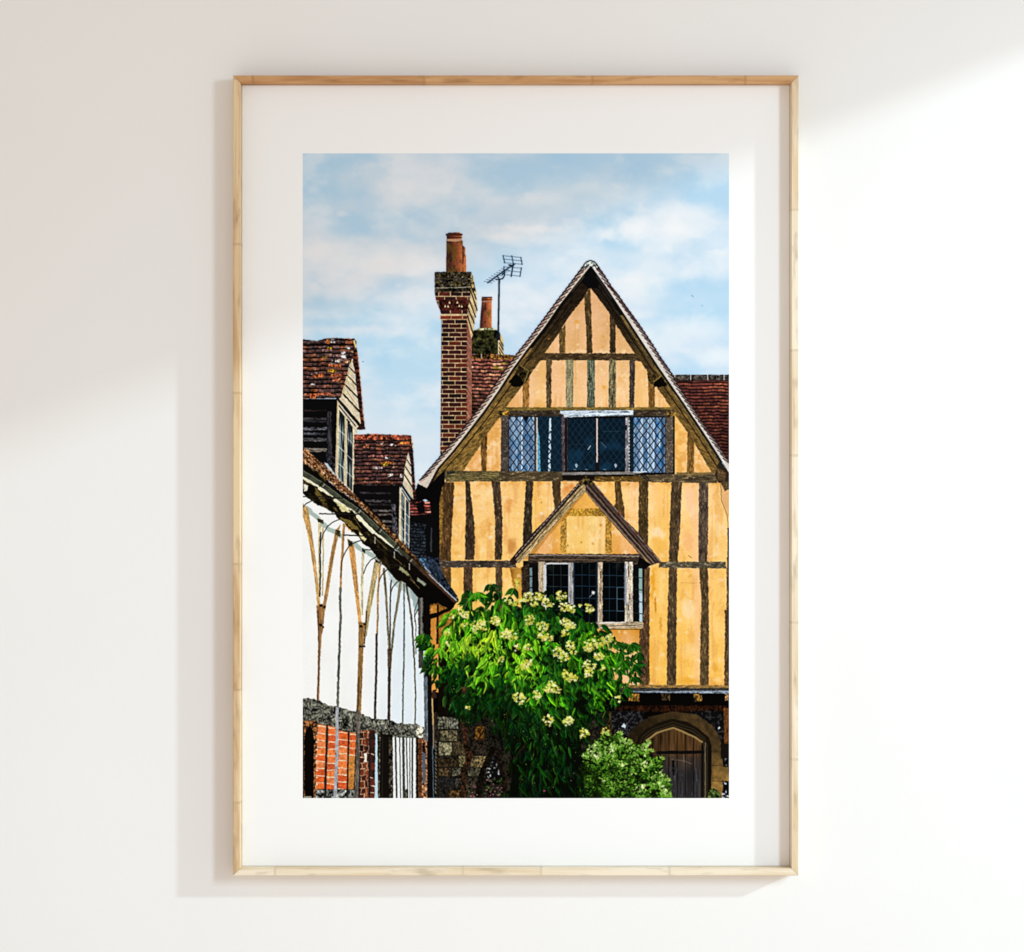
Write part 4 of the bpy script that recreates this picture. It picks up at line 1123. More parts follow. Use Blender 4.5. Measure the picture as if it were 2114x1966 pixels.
poly([(872, 1558), (872, 1540), (875, 1530), (878, 1542), (879, 1558)], (26, 16, 12), PLIN)
poly([(872, 1552), (879, 1556), (877.5, 1618), (872, 1618)], (84, 92, 102), PLIN, .6)

# ---- eaves, gutter, tile edge ------------------------------------------------------------
up = [(620, 916), (659, 951), (693, 983), (730, 1019), (774, 1063), (828, 1116), (860, 1152), (888, 1183), (920, 1215), (944, 1233)]
te = [(620, 953), (659, 975), (698, 1011), (733.6, 1035), (763, 1064), (821, 1123), (853.6, 1154), (885, 1186), (918, 1218), (943, 1236)]
gut = [(620, 970), (630, 977), (668.7, 1001), (707.6, 1032), (740, 1053), (782, 1092), (819.6, 1128), (855, 1160), (904, 1206), (941, 1239)]
low = [(620, 1012), (632, 1026), (650, 1040), (668, 1048), (690, 1060), (701, 1073), (712, 1080), (724, 1097), (738, 1106), (750, 1124), (764, 1132), (776, 1148), (792, 1168), (800, 1176), (815, 1196), (836, 1204), (847, 1216), (863, 1234), (866, 1330), (884, 1332), (886, 1290), (898, 1268), (935, 1256), (944, 1242)]
def soffit(X, Y):
    n = fbm(X * .6 + Y * .8, (X * .8 - Y * .6) * 2.6, 16, 5, 4)
    c = mix(C(13, 10, 7), C(104, 86, 40), sstep(.52, .76, n) * sstep(840, 740, X))
    return np.clip(c, 0, 255)


poly(te + low[::-1], soffit, EAVE, 1.4, ws=5)
poly([(836, 1180), (944, 1238), (930, 1258), (896, 1268), (882, 1330), (864, 1330), (864, 1230)], (10, 8, 7), EAVE, 1.5)
for (x0, y0, x1, y1, w) in ((624, 985, 630, 990, 6), (633, 991, 656, 1003, 6), (659, 1008, 686, 1023, 7), (691, 1032, 724, 1051, 6.5), (729, 1053, 735, 1058, 6), (738, 1066, 771, 1099, 7.5), (776, 1102, 812, 1129, 5), (815, 1133, 842, 1152, 4), (852, 1163, 876, 1184, 3)):
    line([(x0, y0), (x1, y1)], w, grain((240, 234, 204) if x0 < 800 else (170, 186, 190), 1, .8, 3, .2), EAVE, 1.0)
for (pts, col) in (([(692, 1037), (712, 1044), (724, 1058), (706, 1056)], (226, 214, 160)), ([(628, 1000), (636, 1002), (634, 1014), (626, 1016)], (230, 226, 206)), ([(700, 1068), (722, 1074), (742, 1094), (726, 1092)], (118, 98, 46)), ([(705, 1078), (722, 1092), (727, 1101), (716, 1090)], (206, 146, 66)), ([(824, 1168), (846, 1186), (842, 1190), (824, 1176)], (150, 150, 110)), ([(862, 1192), (880, 1205), (876, 1210), (860, 1198)], (128, 134, 116)), ([(742, 1098), (756, 1112), (754, 1120), (742, 1108)], (216, 204, 150))):
    poly(pts, grain(col, 1, .8, 5, .5), EAVE, 1.6, ws=3)
for (x0, y0, x1, y1) in ((731, 1068, 745, 1090), (772, 1108, 800, 1136), (812, 1150, 836, 1170), (846, 1196, 866, 1214), (838, 1178, 856, 1204)):
    line([(x0, y0), (x1, y1)], 1.2, (150, 128, 74), EAVE, .9, .8)
for seg in ([(640, 1066), (652, 1074)], [(655, 1070), (668, 1080)], [(692, 1093), (703, 1106)], [(718, 1114), (728, 1128)], [(747, 1132), (754, 1141)], [(774, 1155), (786, 1163)]):
    (x0, y0), (x1, y1) = seg
    if x0 > 650:
        poly([(x0, y0), (x1, y0 + 4), (x1, y1 + 2), (x0 + 1, y1 - 2)], rubble((54, 48, 32), 4, 5, 1.0), WTIM, .8)
# gutter
def gutc(X, Y):
    c = mix(C(64, 68, 54), C(70, 46, 30), sstep(800, 900, X))
    return np.clip(c * (.7 + .6 * nz(X, Y, 6, 6, 7))[..., None], 0, 255)


line(gut, 15, (14, 13, 10), EAVE, .6, w2=11)
line([(x - 1.2, y + 1.4) for x, y in gut], 9.5, gutc, EAVE, .4, w2=7)
line([(x + 1.5, y - 2) for x, y in gut[:7]], 1.6, (112, 116, 96), EAVE, .5)
for (x, y) in ((665, 998), (740, 1052), (783, 1092), (819, 1127), (846, 1153)):
    line([(x + 4, y - 5), (x - 5, y + 6)], 3, (22, 22, 18), EAVE)
    line([(x + 5, y + 2), (x + 1, y + 7)], 1.4, (196, 196, 180), EAVE)
for (x, y) in ((774, 1110), (814, 1140), (845, 1164)):
    line([(x, y), (x + .5, y + 12)], 1.6, (206, 206, 196), EAVE)
# tiles seen edge on
def edge_tiles(X, Y):
    u = X * .72 + Y * .69
    v = -X * .69 + Y * .72
    n = nz(u, v, 3.4, 2.4, 3) * .55 + nz(u, v, 1.6, 1.5, 5) * .45
    lo = C(44, 26, 14)
    hi = mix(C(222, 160, 108), C(176, 124, 72), sstep(700, 800, X))
    c = mix(lo, hi, sstep(.34, .68, n))
    c = mix(c, C(250, 226, 196), sstep(.72, .86, n) * .8)
    return np.clip(c * (1 - .35 * sstep(800, 880, X))[..., None], 0, 255)


poly(up + te[::-1], edge_tiles, EAVE, 1.6, ws=3)
for d in (8, 15, 22):
    line([(620 + d * .2, 916 + d * 1.25), (659 + d * .2, 951 + d * .8), (700, 990 + d * .6), (742, 1030 + d * .35)], 1.5, (60, 32, 18), EAVE, 1.6, .8)
line([(876, 1170), (905, 1200), (943, 1234)], 2.0, (150, 190, 222), EAVE, .8)
poly([(888, 1160), (908, 1172), (925, 1203), (944, 1230), (940, 1238), (890, 1186)], rubble((30, 36, 45), 5, 6, 1.0, (.95, 1, 1.06)), EAVE, 1)
line([(886, 1186), (915, 1214), (942, 1240)], 1.8, (196, 214, 230), EAVE, .8)
line([(888, 1194), (938, 1242)], 5, (70, 42, 26), EAVE, .6)
# brackets
for seg, w in (([(626, 1025), (660, 1026), (707, 1029)], 2.0), ([(624, 1049), (632, 1040), (646, 1033), (666, 1030), (700, 1029)], 1.8), ([(660, 1061), (745, 1062)], 2.4),
               ([(663, 1118), (667, 1102), (676, 1087), (688, 1078), (702, 1072)], 1.7), ([(709, 1105), (740, 1106), (770, 1108)], 2.6), ([(706, 1158), (711, 1143), (721, 1127), (733, 1120), (746, 1116)], 1.8),
               ([(754, 1135), (812, 1137)], 2), ([(751, 1184), (756, 1169), (765, 1157), (779, 1149)], 1.8), ([(787, 1165), (836, 1167)], 2), ([(782, 1202), (788, 1187), (799, 1176), (816, 1169), (836, 1166)], 1.8),
               ([(806.5, 1224), (811, 1212), (819, 1203), (830, 1197)], 1.8), ([(864, 1256), (857, 1270), (856, 1284)], 1.6), ([(662, 1118), (660, 1160)], 1.6), ([(706, 1158), (704, 1190)], 1.4)):
    line(seg, w, (30, 26, 22), EAVE, .4)
# corner post and wall fragments under the eaves end
box(864, 1234, 874, 1380, grain((62, 60, 56), 0, 1, 4, 1.0), WTIM, .6)
box(868.5, 1234, 872, 1310, (124, 122, 112), WTIM, .8)
poly([(888, 1248), (906, 1246), (934, 1262), (934, 1345), (886, 1345)], oak((132, 88, 32), .2, 3, 4, 8, .5), PLAS, 1.5)
poly([(890, 1252), (901, 1250), (900, 1340), (888, 1345)], plaster((190, 122, 36), (214, 140, 60), 1250, 1340, 4, .4), PLAS, 1)
line([(904, 1250), (903, 1345)], 4, (26, 16, 10), TIMB)
poly([(870, 1274), (910, 1262), (932, 1252), (934, 1258), (905, 1272), (872, 1286)], (12, 9, 7), EAVE, .8)
poly([(876, 1285), (889, 1280), (889, 1330), (876, 1340)], (12, 9, 8), EAVE, .8)
box(886, 1330, 905, 1430, plaster((226, 150, 60), (232, 160, 70), 1330, 1430, 5, .4), PLAS, 1)
box(905, 1340, 1000, 1480, (14, 10, 6), TREE)
poly([(874, 1370), (881, 1370), (881.5, 1530), (877, 1530)], grain((92, 98, 104), 0, 1, 5, .8), WTIM, .6)
line([(886, 1330), (886.5, 1480), (889, 1650)], 9, (12, 12, 14), PIPE, .3, w2=12)
line([(881.5, 1400), (882.5, 1530)], 1.6, (120, 134, 146), PIPE, .5)
line([(893, 1540), (895, 1648)], 1.5, (96, 124, 146), PIPE, .6)
line([(892, 1440), (894.5, 1498)], 3, (206, 170, 110), PIPE, .4)
line([(894.5, 1498), (895.5, 1545)], 2.4, (140, 124, 104), PIPE, .5)
box(892, 1425, 901, 1442, (54, 34, 24), EAVE, 1.5)
for q in range(14):
    y = 1530 + 8 * q
    line([(899, y), (900.5, y + 4)], 2, (120, 108, 88), STONE, .8)

# ---- tree ---------------------------------------------------------------------------
crown = [(868, 1330), (876, 1312), (890, 1322), (902, 1342), (918, 1318), (925, 1272), (936, 1256), (950, 1262), (958, 1232), (975, 1222), (992, 1236), (1006, 1238), (1010, 1212), (1022, 1206), (1034, 1216), (1040, 1238),
         (1052, 1232), (1064, 1210), (1072, 1236), (1084, 1230), (1110, 1224), (1150, 1232), (1165, 1226), (1185, 1248), (1200, 1262), (1222, 1250), (1218, 1280), (1240, 1294), (1256, 1312), (1270, 1326), (1296, 1326), (1318, 1350), (1322, 1392), (1308, 1408),
         (1296, 1412), (1290, 1432), (1278, 1450), (1264, 1460), (1256, 1486), (1240, 1490), (1232, 1500), (1216, 1512), (1202, 1560), (1212, 1600), (1216, 1650), (1040, 1650), (1050, 1600), (1056, 1560), (1034, 1540),
         (1012, 1490), (1000, 1470), (976, 1510), (956, 1500), (940, 1480), (924, 1460), (910, 1430), (894, 1400), (880, 1380), (872, 1360)]
core = [(930, 1300), (960, 1265), (1010, 1262), (1100, 1258), (1180, 1270), (1216, 1300), (1262, 1350), (1262, 1420), (1240, 1460), (1216, 1490), (1196, 1560), (1206, 1650), (1050, 1650), (1060, 1550), (1020, 1480), (1000, 1440), (965, 1470), (930, 1430), (912, 1380)]
def gloom(X, Y):
    n = fbm(X, Y, 12, 5, 3, 20)
    return np.clip(mix(C(7, 10, 5), C(20, 52, 10), sstep(.45, .75, n) * sstep(1560, 1380, Y)), 0, 255)


poly(core, gloom, TREE, 7, ws=14)
# boughs
line([(957, 1420), (958, 1480), (962, 1540), (971, 1560), (962, 1578), (957, 1596), (958, 1650)], 10, rubble((44, 30, 22), 5, 4, 1.2, (1.05, .95, .85)), TRUNK, 1.2, w2=11)
line([(1020, 1545), (1006, 1572), (996, 1592), (989, 1620), (986, 1650)], 10, rubble((15, 11, 8), 5, 7, 1.0), TRUNK, 1, w2=12)
line([(1024, 1550), (1034, 1588), (1042, 1616), (1036, 1650)], 7, rubble((20, 14, 10), 5, 9, 1.1), TRUNK, 1, w2=12)
line([(1088, 1530), (1060, 1570), (1038, 1592)], 3, (40, 26, 18), TRUNK, 1)
for q in range(26):
    t = rng.random()
    y = 1545 + 100 * t
    blob(958 + 6 * rng.random(), y, 1.6, 1.0, (110, 64, 48), .5, None, q, .4)
for q in range(60):
    x, y = 1000 + 36 * rng.random(), 1604 + 44 * rng.random()
    blob(x, y, 2.2, 1.3, [(196, 96, 150), (226, 150, 140), (60, 130, 40), (40, 90, 26), (214, 130, 170), (80, 150, 40)][q % 6], .85, None, q, .5, .3)
for q in range(26):
    x, y = 963 + 22 * rng.random(), 1620 + 28 * rng.random()
    blob(x, y, 2.0, 1.2, [(196, 110, 120), (40, 100, 30), (226, 160, 150)][q % 3], .8, None, q, .5, .3)


def leaf(x, y, L, wd, ang, c, who, bend=.0, rib=None):
    # base at (x, y), the tip hangs along ang
    dx, dy = math.cos(ang), math.sin(ang)
    px, py = -dy, dx
    def P(t, s):
        b = bend * L * t * t
        return (x + dx * L * t + px * (s * wd + b), y + dy * L * t + py * (s * wd + b))
    sh = [(0, 0), (.12, .30), (.32, .5), (.55, .42), (.78, .2), (1, 0)]
    lf = [P(t, s) for t, s in sh]
    rt = [P(t, -s) for t, s in sh]
    c = np.array(c, np.float32)
    poly(lf + [P(t, 0) for t, s in sh[::-1]], tuple(np.clip(c * 1.12 + 4, 0, 255)), who)
    poly(rt + [P(t, 0) for t, s in sh[::-1]], tuple(c * .74), who)
    if rib is not None:
        line([P(0, 0), P(.5, 0), P(.95, 0)], .8, rib, who)


def lit(x, y):
    # where the printed tree is bright
    v = 0
    for (cx, cy, rx, ry, a) in ((965, 1305, 60, 60, .62), (930, 1285, 40, 40, .45), (1035, 1330, 60, 40, .75), (1000, 1345, 50, 34, .5), (1075, 1385, 60, 34, .55), (1060, 1270, 60, 36, .28), (1230, 1330, 50, 40, .35), (1110, 1410, 40, 30, .55),
                                (1262, 1400, 40, 60, .38), (1215, 1440, 50, 50, .42), (1130, 1460, 60, 30, .34), (1180, 1310, 50, 50, .2), (985, 1400, 40, 40, .34), (1020, 1228, 50, 24, .4), (895, 1345, 30, 30, .3), (1100, 1340, 60, 40, .2), (940, 1380, 40, 50, .16)):
        v += a * math.exp(-(((x - cx) / rx) ** 2 + ((y - cy) / ry) ** 2))
    v *= 1 - .8 * min(1, max(0, (y - 1470) / 60))
    v += .34 * math.exp(-(((x - 1150) / 70) ** 2 + ((y - 1540) / 70) ** 2))
    return v + .24 * (1 - min(1, max(0, (y - 1400) / 120)))


xsA = rng.random(9000) * 460 + 866
ysA = rng.random(9000) * 450 + 1200
okc = inside(crown, xsA[None, :], ysA[None, :])[0]
okk = inside(core, xsA[None, :], ysA[None, :])[0]
cand = [(x, y, kk) for x, y, o, kk in zip(xsA, ysA, okc, okk) if o]
def leafcol(x, y, depth):
    cl = float(nz(np.float32(x), np.float32(y), 26, 22, 77))
    v = .80 * lit(x, y) * (.10 + .82 * depth) * (.25 + 1.35 * cl) + .30 * (rng.random() - .62)
    if v < .16:
        c = mix(C(5, 16, 4), C(12, 52, 10), (v + .14) / .30)
    elif v < .5:
        c = mix(C(12, 52, 10), C(56, 128, 14), (v - .16) / .34)
    else:
        c = mix(C(56, 128, 14), C(136, 190, 36), (v - .5) / .5)
    return np.clip(c + rng.random(3) * 14 - 6, 0, 255), v


nleaf = 0
for n, (x, y, kk) in enumerate(cand):
    if nleaf > 1350:
        break
    depth = nleaf / 1350
    low_ = min(1, max(0, (y - 1500) / 80))
    if rng.random() < .5 * low_:
        continue
    if not kk and rng.random() < (.45 if y < 1300 and x < 1235 else .1):
        continue
    if rng.random() < .62 * float(sstep(.46, .30, nz(np.float32(x), np.float32(y), 24, 30, 91))):
        continue
    slim = .6 if (x > 1180 and y > 1330) or y > 1480 else 1.0
    L = (20 + 16 * rng.random()) * (1.0 if kk else .84)
    wd = L * (.32 + .18 * rng.random()) * slim
    out = (x - 1080) / 240
    ang = math.pi / 2 - out * .45 + (rng.random() - .5) * 1.25
    c, v = leafcol(x, y, depth)
    rib = tuple(np.clip(c * 1.5 + 12, 0, 255)) if (v > .12 and rng.random() < .6) else None
    bd = (rng.random() - .5) * .3
    leaf(x, y - L * .5, L, wd, ang, c, TREE, bd, rib)
    if rng.random() < 1.3 * v:                            # a lit rim
        sg = 1 if rng.random() < .6 else -1
        ex, ey = -math.sin(ang) * wd * .42 * sg, math.cos(ang) * wd * .42 * sg
        q0 = (x + ex * .7 + math.cos(ang) * L * .12, y - L * .5 + ey * .7 + math.sin(ang) * L * .12)
        q1 = (x + ex + math.cos(ang) * L * .4, y - L * .5 + ey + math.sin(ang) * L * .4)
        q2 = (x + ex * .3 + math.cos(ang) * L * .85, y - L * .5 + ey * .3 + math.sin(ang) * L * .85)
        line([q0, q1, q2], 1.0 + 1.6 * rng.random() * min(1, v * 1.6), tuple(np.clip(c * 1.25 + C(56, 62, 10), 0, 255)), TREE)
    nleaf += 1
for q in range(190):                                  # gaps into the dark of the crown
    x, y = 880 + 400 * rng.random(), 1240 + 330 * rng.random()
    if inside(crown, np.array([[x]]), np.array([[y]]))[0, 0]:
        blob(x, y, 4 + 5 * rng.random(), 3 + 6 * rng.random(), (6 + 6 * rng.random(), 16 + 14 * rng.random(), 4), .9, TREE, q, .7, .35)
for q in range(1500):                                 # small leaves over the large
    x, y = 868 + 455 * rng.random(), 1215 + 410 * rng.random()
    if not inside(crown, np.array([[x]]), np.array([[y]]))[0, 0]:
        continue
    if rng.random() < .8 * float(sstep(.5, .34, nz(np.float32(x), np.float32(y), 20, 24, 93))):
        continue
    c, v = leafcol(x, y, .55 + .5 * rng.random())
    if y > 1500 and rng.random() < .6:
        continue
    L = 8 + 8 * rng.random()
    leaf(x, y, L, L * (.28 + .2 * rng.random()), math.pi / 2 - (x - 1080) / 560 + (rng.random() - .5) * 2.2, c, TREE, (rng.random() - .5) * .4)
# sprays that stand clear of the crown
for (x, y, dirs) in ((1014, 1204, (1.9, 2.3, 1.2, .7, 1.6)), (984, 1222, (2.2, 1.7, 1.1, .6)), (1062, 1212, (2.3, 1.4, 1.9)), (876, 1308, (2.4, 1.8, 1.2, .6)), (1300, 1328, (.3, .9, 1.6, 2.5, 1.2)), (1318, 1346, (1.3, .9, 2.0)), (1308, 1372, (.4, 1.0, 1.7, .1)), (1306, 1395, (.7, 1.2, 1.9)), (1280, 1345, (2.0, 1.2, .5)), (1290, 1418, (1.0, 1.4, .6)), (910, 1335, (2.2, 1.5, .9)), (968, 1236, (2.6, 2.0, 1.3)),
                     (1040, 1248, (1.2, .8, 1.8)), (1268, 1328, (.1, .7)), (1284, 1362, (.9, 1.5, 2.1)), (1276, 1380, (.8, 1.3)), (1265, 1440, (1.2, 1.7)), (1250, 1468, (1.3, 1.6)), (945, 1256, (2.5, 1.9, .5))):
    for a in dirs:
        L = 17 + 9 * rng.random()
        c, v = leafcol(x, y, .9)
        if x > 1250:
            c = np.clip(c * .55 + C(6, 30, 4), 0, 255)
        leaf(x + 3 * math.cos(a), y + 3 * math.sin(a), L, L * .42, a, c, TREE, (rng.random() - .5) * .4, tuple(np.clip(c * 1.5 + 14, 0, 255)))
    line([(x, y), (x - 6, y + 14)], 1.1, (130, 150, 50), TREE)
for q in range(36):                                   # bright folded blades
    x, y = 925 + 190 * rng.random(), 1255 + 190 * rng.random()
    if lit(x, y) > .4:
        a = math.pi / 2 + (rng.random() - .5) * 1.8
        leaf(x, y, 13 + 8 * rng.random(), 4.0, a, (120 + 60 * rng.random(), 196, 40), TREE, .3)
for q in range(150):                                   # pale glints and gaps
    x, y = 900 + 320 * rng.random(), 1250 + 390 * rng.random()
    if inside(crown, np.array([[x]]), np.array([[y]]))[0, 0]:
        blob(x, y, 1.0 + .8 * rng.random(), .8 + .9 * rng.random(), [(190, 214, 90), (214, 206, 150), (120, 170, 50)][q % 3], .75, None, q, .4, .3)
blob(1124, 1633, 4, 2, (196, 60, 130), .95, TREE, 3, .5, .4)

heads = [(1090, 1234, 13), (1111, 1231, 13), (1131, 1244, 13), (1160, 1231, 12), (1167, 1253, 13), (1180, 1258, 10), (1215, 1255, 12), (1092, 1278, 12), (1121, 1294, 13), (1129, 1317, 13), (1116, 1312, 9), (1170, 1287, 14), (1168, 1305, 12), (1180, 1292, 9),
         (1051, 1310, 14), (1090, 1336, 9), (1154, 1347, 14), (1166, 1356, 12), (1178, 1333, 12), (1184, 1346, 8), (1222, 1330, 15), (1214, 1340, 10), (1254, 1318, 14), (1242, 1330, 8), (1236, 1355, 13), (1218, 1375, 14), (1215, 1391, 11), (1084, 1375, 14), (1092, 1368, 9), (1173, 1396, 15), (1186, 1400, 9), (1142, 1420, 16), (1130, 1424, 10),
         (1067, 1205, 8), (954, 1264, 11), (963, 1270, 9), (989, 1294, 16), (996, 1288, 10), (1022, 1281, 13), (1028, 1284, 9), (923, 1306, 8), (933, 1274, 7), (1040, 1312, 10), (1066, 1318, 6), (1066, 1336, 8), (1072, 1442, 15), (1111, 1433, 11), (1132, 1487, 12), (1174, 1490, 14), (1205, 1514, 12), (1275, 1440, 6), (1278, 1448, 4), (1249, 1509, 9), (967, 1461, 6),
         (1060, 1246, 9), (1048, 1240, 6), (958, 1290, 7), (1246, 1378, 7), (1034, 1360, 7), (924, 1330, 6), (1198, 1250, 5), (1104, 1248, 8), (1075, 1240, 8)]
for (hx, hy, hr) in heads:
    hr *= .82
    nfl = int(hr * hr * .25)
    sq, tilt = .62 + .3 * rng.random(), (rng.random() - .5) * 1.4
    ct, st = math.cos(tilt), math.sin(tilt)
    for q in range(nfl // 2):
        a, r = 6.283 * rng.random(), hr * math.sqrt(rng.random())
        blob(hx + r * math.cos(a), hy + r * .85 * math.sin(a) + 1.5, 2.4, 2.0, [(88, 92, 20), (136, 128, 34), (40, 62, 12)][q % 3], .85, None, q, .4, .3)
    for q in range(nfl):
        a, r = 6.283 * rng.random(), hr * 1.12 * math.sqrt(rng.random()) * (.8 + .45 * rng.random())
        u_, w_ = r * math.cos(a), r * sq * math.sin(a)
        x, y = hx + u_ * ct - w_ * st, hy + u_ * st + w_ * ct
        top = 1 - (y - hy) / (hr * 2.2)
        pc = [(228, 224, 128), (212, 208, 82), (244, 240, 190), (176, 178, 52)][int(4 * rng.random())]
        pc = tuple(np.clip(np.array(pc) * (.82 + .2 * top), 0, 255))
        t0 = rng.random() * 1.5
        for z in range(4):
            aa = t0 + z * 1.57
            line([(x, y), (x + 2.4 * math.cos(aa), y + 2.1 * math.sin(aa))], 1.45, pc, BLOS)
        if rng.random() < .5:
            box(x - .6, y - .6, x + .7, y + .6, (170, 116, 30), BLOS)

# ---- variegated shrub --------------------------------------------------------------------
shrub = [(1208, 1552), (1222, 1536), (1236, 1528), (1248, 1514), (1262, 1522), (1278, 1512), (1288, 1524), (1302, 1528), (1312, 1544), (1322, 1538), (1340, 1530), (1338, 1548), (1344, 1560), (1350, 1572), (1364, 1562), (1374, 1566), (1364, 1584), (1366, 1600), (1380, 1608), (1384, 1626), (1390, 1650), (1218, 1650), (1196, 1592)]
def shb(X, Y):
    n = fbm(X, Y, 14, 8, 3)
    return np.clip(mix(C(8, 12, 4), C(44, 66, 18), sstep(.4, .7, n)), 0, 255)


poly(shrub, shb, SHRUB, 4, ws=7)
xsB = rng.random(9000) * 210 + 1190
ysB = rng.random(9000) * 150 + 1505
okb = inside(shrub, xsB[None, :], ysB[None, :])[0]
cnt = 0
for x, y, o in zip(xsB, ysB, okb):
    if not o or cnt > 2300:
        continue
    cnt += 1
    g = float(fbm(np.array([[x]]), np.array([[y]]), 17, 8, 3)[0, 0])
    v = (g - .35) * 1.7 + .0 + .3 * (1 - (y - 1510) / 140) + .6 * (rng.random() - .5)
    if (x - 1208) * .75 + 1560 < y and x < 1290:
        v -= .28 * min(1, (y - (x - 1208) * .75 - 1560) / 50)
    if v < .2:
        c = mix(C(14, 26, 6), C(44, 84, 16), max(0, v) / .2)
    elif v < .55:
        c = mix(C(36, 84, 14), C(118, 168, 46), (v - .2) / .35)
    else:
        c = mix(C(118, 168, 46), C(234, 244, 176), (v - .55) / .38)
    c = np.clip(c, 0, 255)
    a = -math.pi / 2 + (rng.random() - .5) * 3.4
    L = 4.5 + 4 * rng.random()
    dx, dy = math.cos(a) * L, math.sin(a) * L
    px, py = -math.sin(a) * L * .26, math.cos(a) * L * .26
    poly([(x, y), (x + dx * .5 + px, y + dy * .5 + py), (x + dx, y + dy), (x + dx * .5 - px, y + dy * .5 - py)], tuple(c), SHRUB)
    if v > .35 and rng.random() < .6:
        line([(x + dx * .2, y + dy * .2), (x + dx * .75, y + dy * .75)], 1.1, tuple(np.clip(C(60, 112, 26) + rng.random() * 20, 0, 255)), SHRUB)
for (x, y) in ((1338, 1534), (1330, 1542), (1366, 1568), (1280, 1516), (1252, 1518), (1300, 1534), (1378, 1612), (1344, 1552)):
    for a in (-2.2, -1.5, -.8, -.2):
        leaf(x, y, 9, 4, a, (150, 190, 80), SHRUB)

# ---- finish: the print was sharpened hard -------------------------------------------------
pic = ink.reshape(PH, SS, PW, SS, 3).mean((1, 3))
who = pid.reshape(PH, SS, PW, SS)[:, 0, :, 0].copy()


def blur(a, s):
    r = int(s * 3) + 1
    kx = np.exp(-.5 * (np.arange(-r, r + 1) / s) ** 2)
    kx /= kx.sum()
    p = np.pad(a, ((r, r), (0, 0), (0, 0)), 'edge')
    a = sum(kx[i] * p[i:i + a.shape[0]] for i in range(2 * r + 1))
    p = np.pad(a, ((0, 0), (r, r), (0, 0)), 'edge')
    return sum(kx[i] * p[:, i:i + a.shape[1]] for i in range(2 * r + 1))


soft = blur(pic, .75)
nons = (who != SKY)[..., None].astype(np.float32)
pic = soft + nons * .5 * (soft - blur(pic, 2.0))
gx_, gy_ = np.meshgrid(np.arange(PW, dtype=np.float32), np.arange(PH, dtype=np.float32))
leafy = ((who == TREE) | (who == SHRUB))[..., None]
pic = np.where(leafy, pic * (.68 + .62 * fbm(gx_, gy_, 7, 61, 3, 9))[..., None], pic)
pic = pic + (rng.random(pic.shape[:2])[..., None] - .5) * 5 * nons
pic = np.where(who[..., None] == SKY, 255 - (255 - pic) * np.array((1.0, .90, .74), np.float32), pic)
pic = np.clip(pic, 0, 255).astype(np.float32)


# ---- helpers -----------------------------------------------------------------
def px(x, y, depth=FRONT):
    k = (CAMD + depth - FRONT) / CAMD * UNIT
    return ((x - 1057) * k, (983 - y) * k)


def mesh_obj(name, verts, faces, mat, parent=None, smooth=False):
    m = bpy.data.meshes.new(name)
    m.from_pydata(verts, [], faces)
    m.update()
    o = bpy.data.objects.new(name, m)
    COL.objects.link(o)
    if mat:
        m.materials.append(mat)
    if parent:
        o.parent = parent
    return o


def nodes_of(name):
    m = bpy.data.materials.new(name)
    m.use_nodes = True
    nt = m.node_tree
    b = nt.nodes['Principled BSDF']
    return m, nt, b


def node(nt, kind, **kw):
    n = nt.nodes.new(kind)
    for k, v in kw.items():
        setattr(n, k, v)
    return n


# ---- wall ---------------------------------------------------------------------
mw, nt, b = nodes_of('painted_plaster')
tc = node(nt, 'ShaderNodeTexCoord')
n1 = node(nt, 'ShaderNodeTexNoise')
n1.inputs['Scale'].default_value = 5
n1.inputs['Detail'].default_value = 6
rp = node(nt, 'ShaderNodeValToRGB')
rp.color_ramp.elements[0].position = .3
rp.color_ramp.elements[0].color = (.792, .788, .782, 1)
rp.color_ramp.elements[1].position = .7
rp.color_ramp.elements[1].color = (.808, .805, .800, 1)
n2 = node(nt, 'ShaderNodeTexNoise')
n2.inputs['Scale'].default_value = 160
n2.inputs['Detail'].default_value = 5
bp = node(nt, 'ShaderNodeBump')
bp.inputs['Strength'].default_value = .045
bp.inputs['Distance'].default_value = .002
nt.links.new(tc.outputs['Object'], n1.inputs['Vector'])
nt.links.new(tc.outputs['Object'], n2.inputs['Vector'])
nt.links.new(n1.outputs['Fac'], rp.inputs[0])
nt.links.new(rp.outputs[0], b.inputs['Base Color'])
nt.links.new(n2.outputs['Fac'], bp.inputs['Height'])
nt.links.new(bp.outputs[0], b.inputs['Normal'])
b.inputs['Roughness'].default_value = .9
b.inputs['Specular IOR Level'].default_value = .15


def slab(name, x0, x1, y0, y1, z0, z1, mat, parent=None):
    v = [(x, y, z) for x in (x0, x1) for y in (y0, y1) for z in (z0, z1)]
    f = [(0, 1, 3, 2), (4, 6, 7, 5), (0, 4, 5, 1), (2, 3, 7, 6), (0, 2, 6, 4), (1, 5, 7, 3)]
    return mesh_obj(name, v, f, mat, parent)


wall = slab('wall', -3.0, 3.0, 0, .12, -2.2, 2.2, mw)
wall['kind'] = 'structure'
# unseen blocker set as a side window's head, sized to shade the upper wall
head = slab('window_head_blocker', 1.0, 1.08, -1.75, -.001, .615, 1.3, mw)
head['kind'] = 'structure'

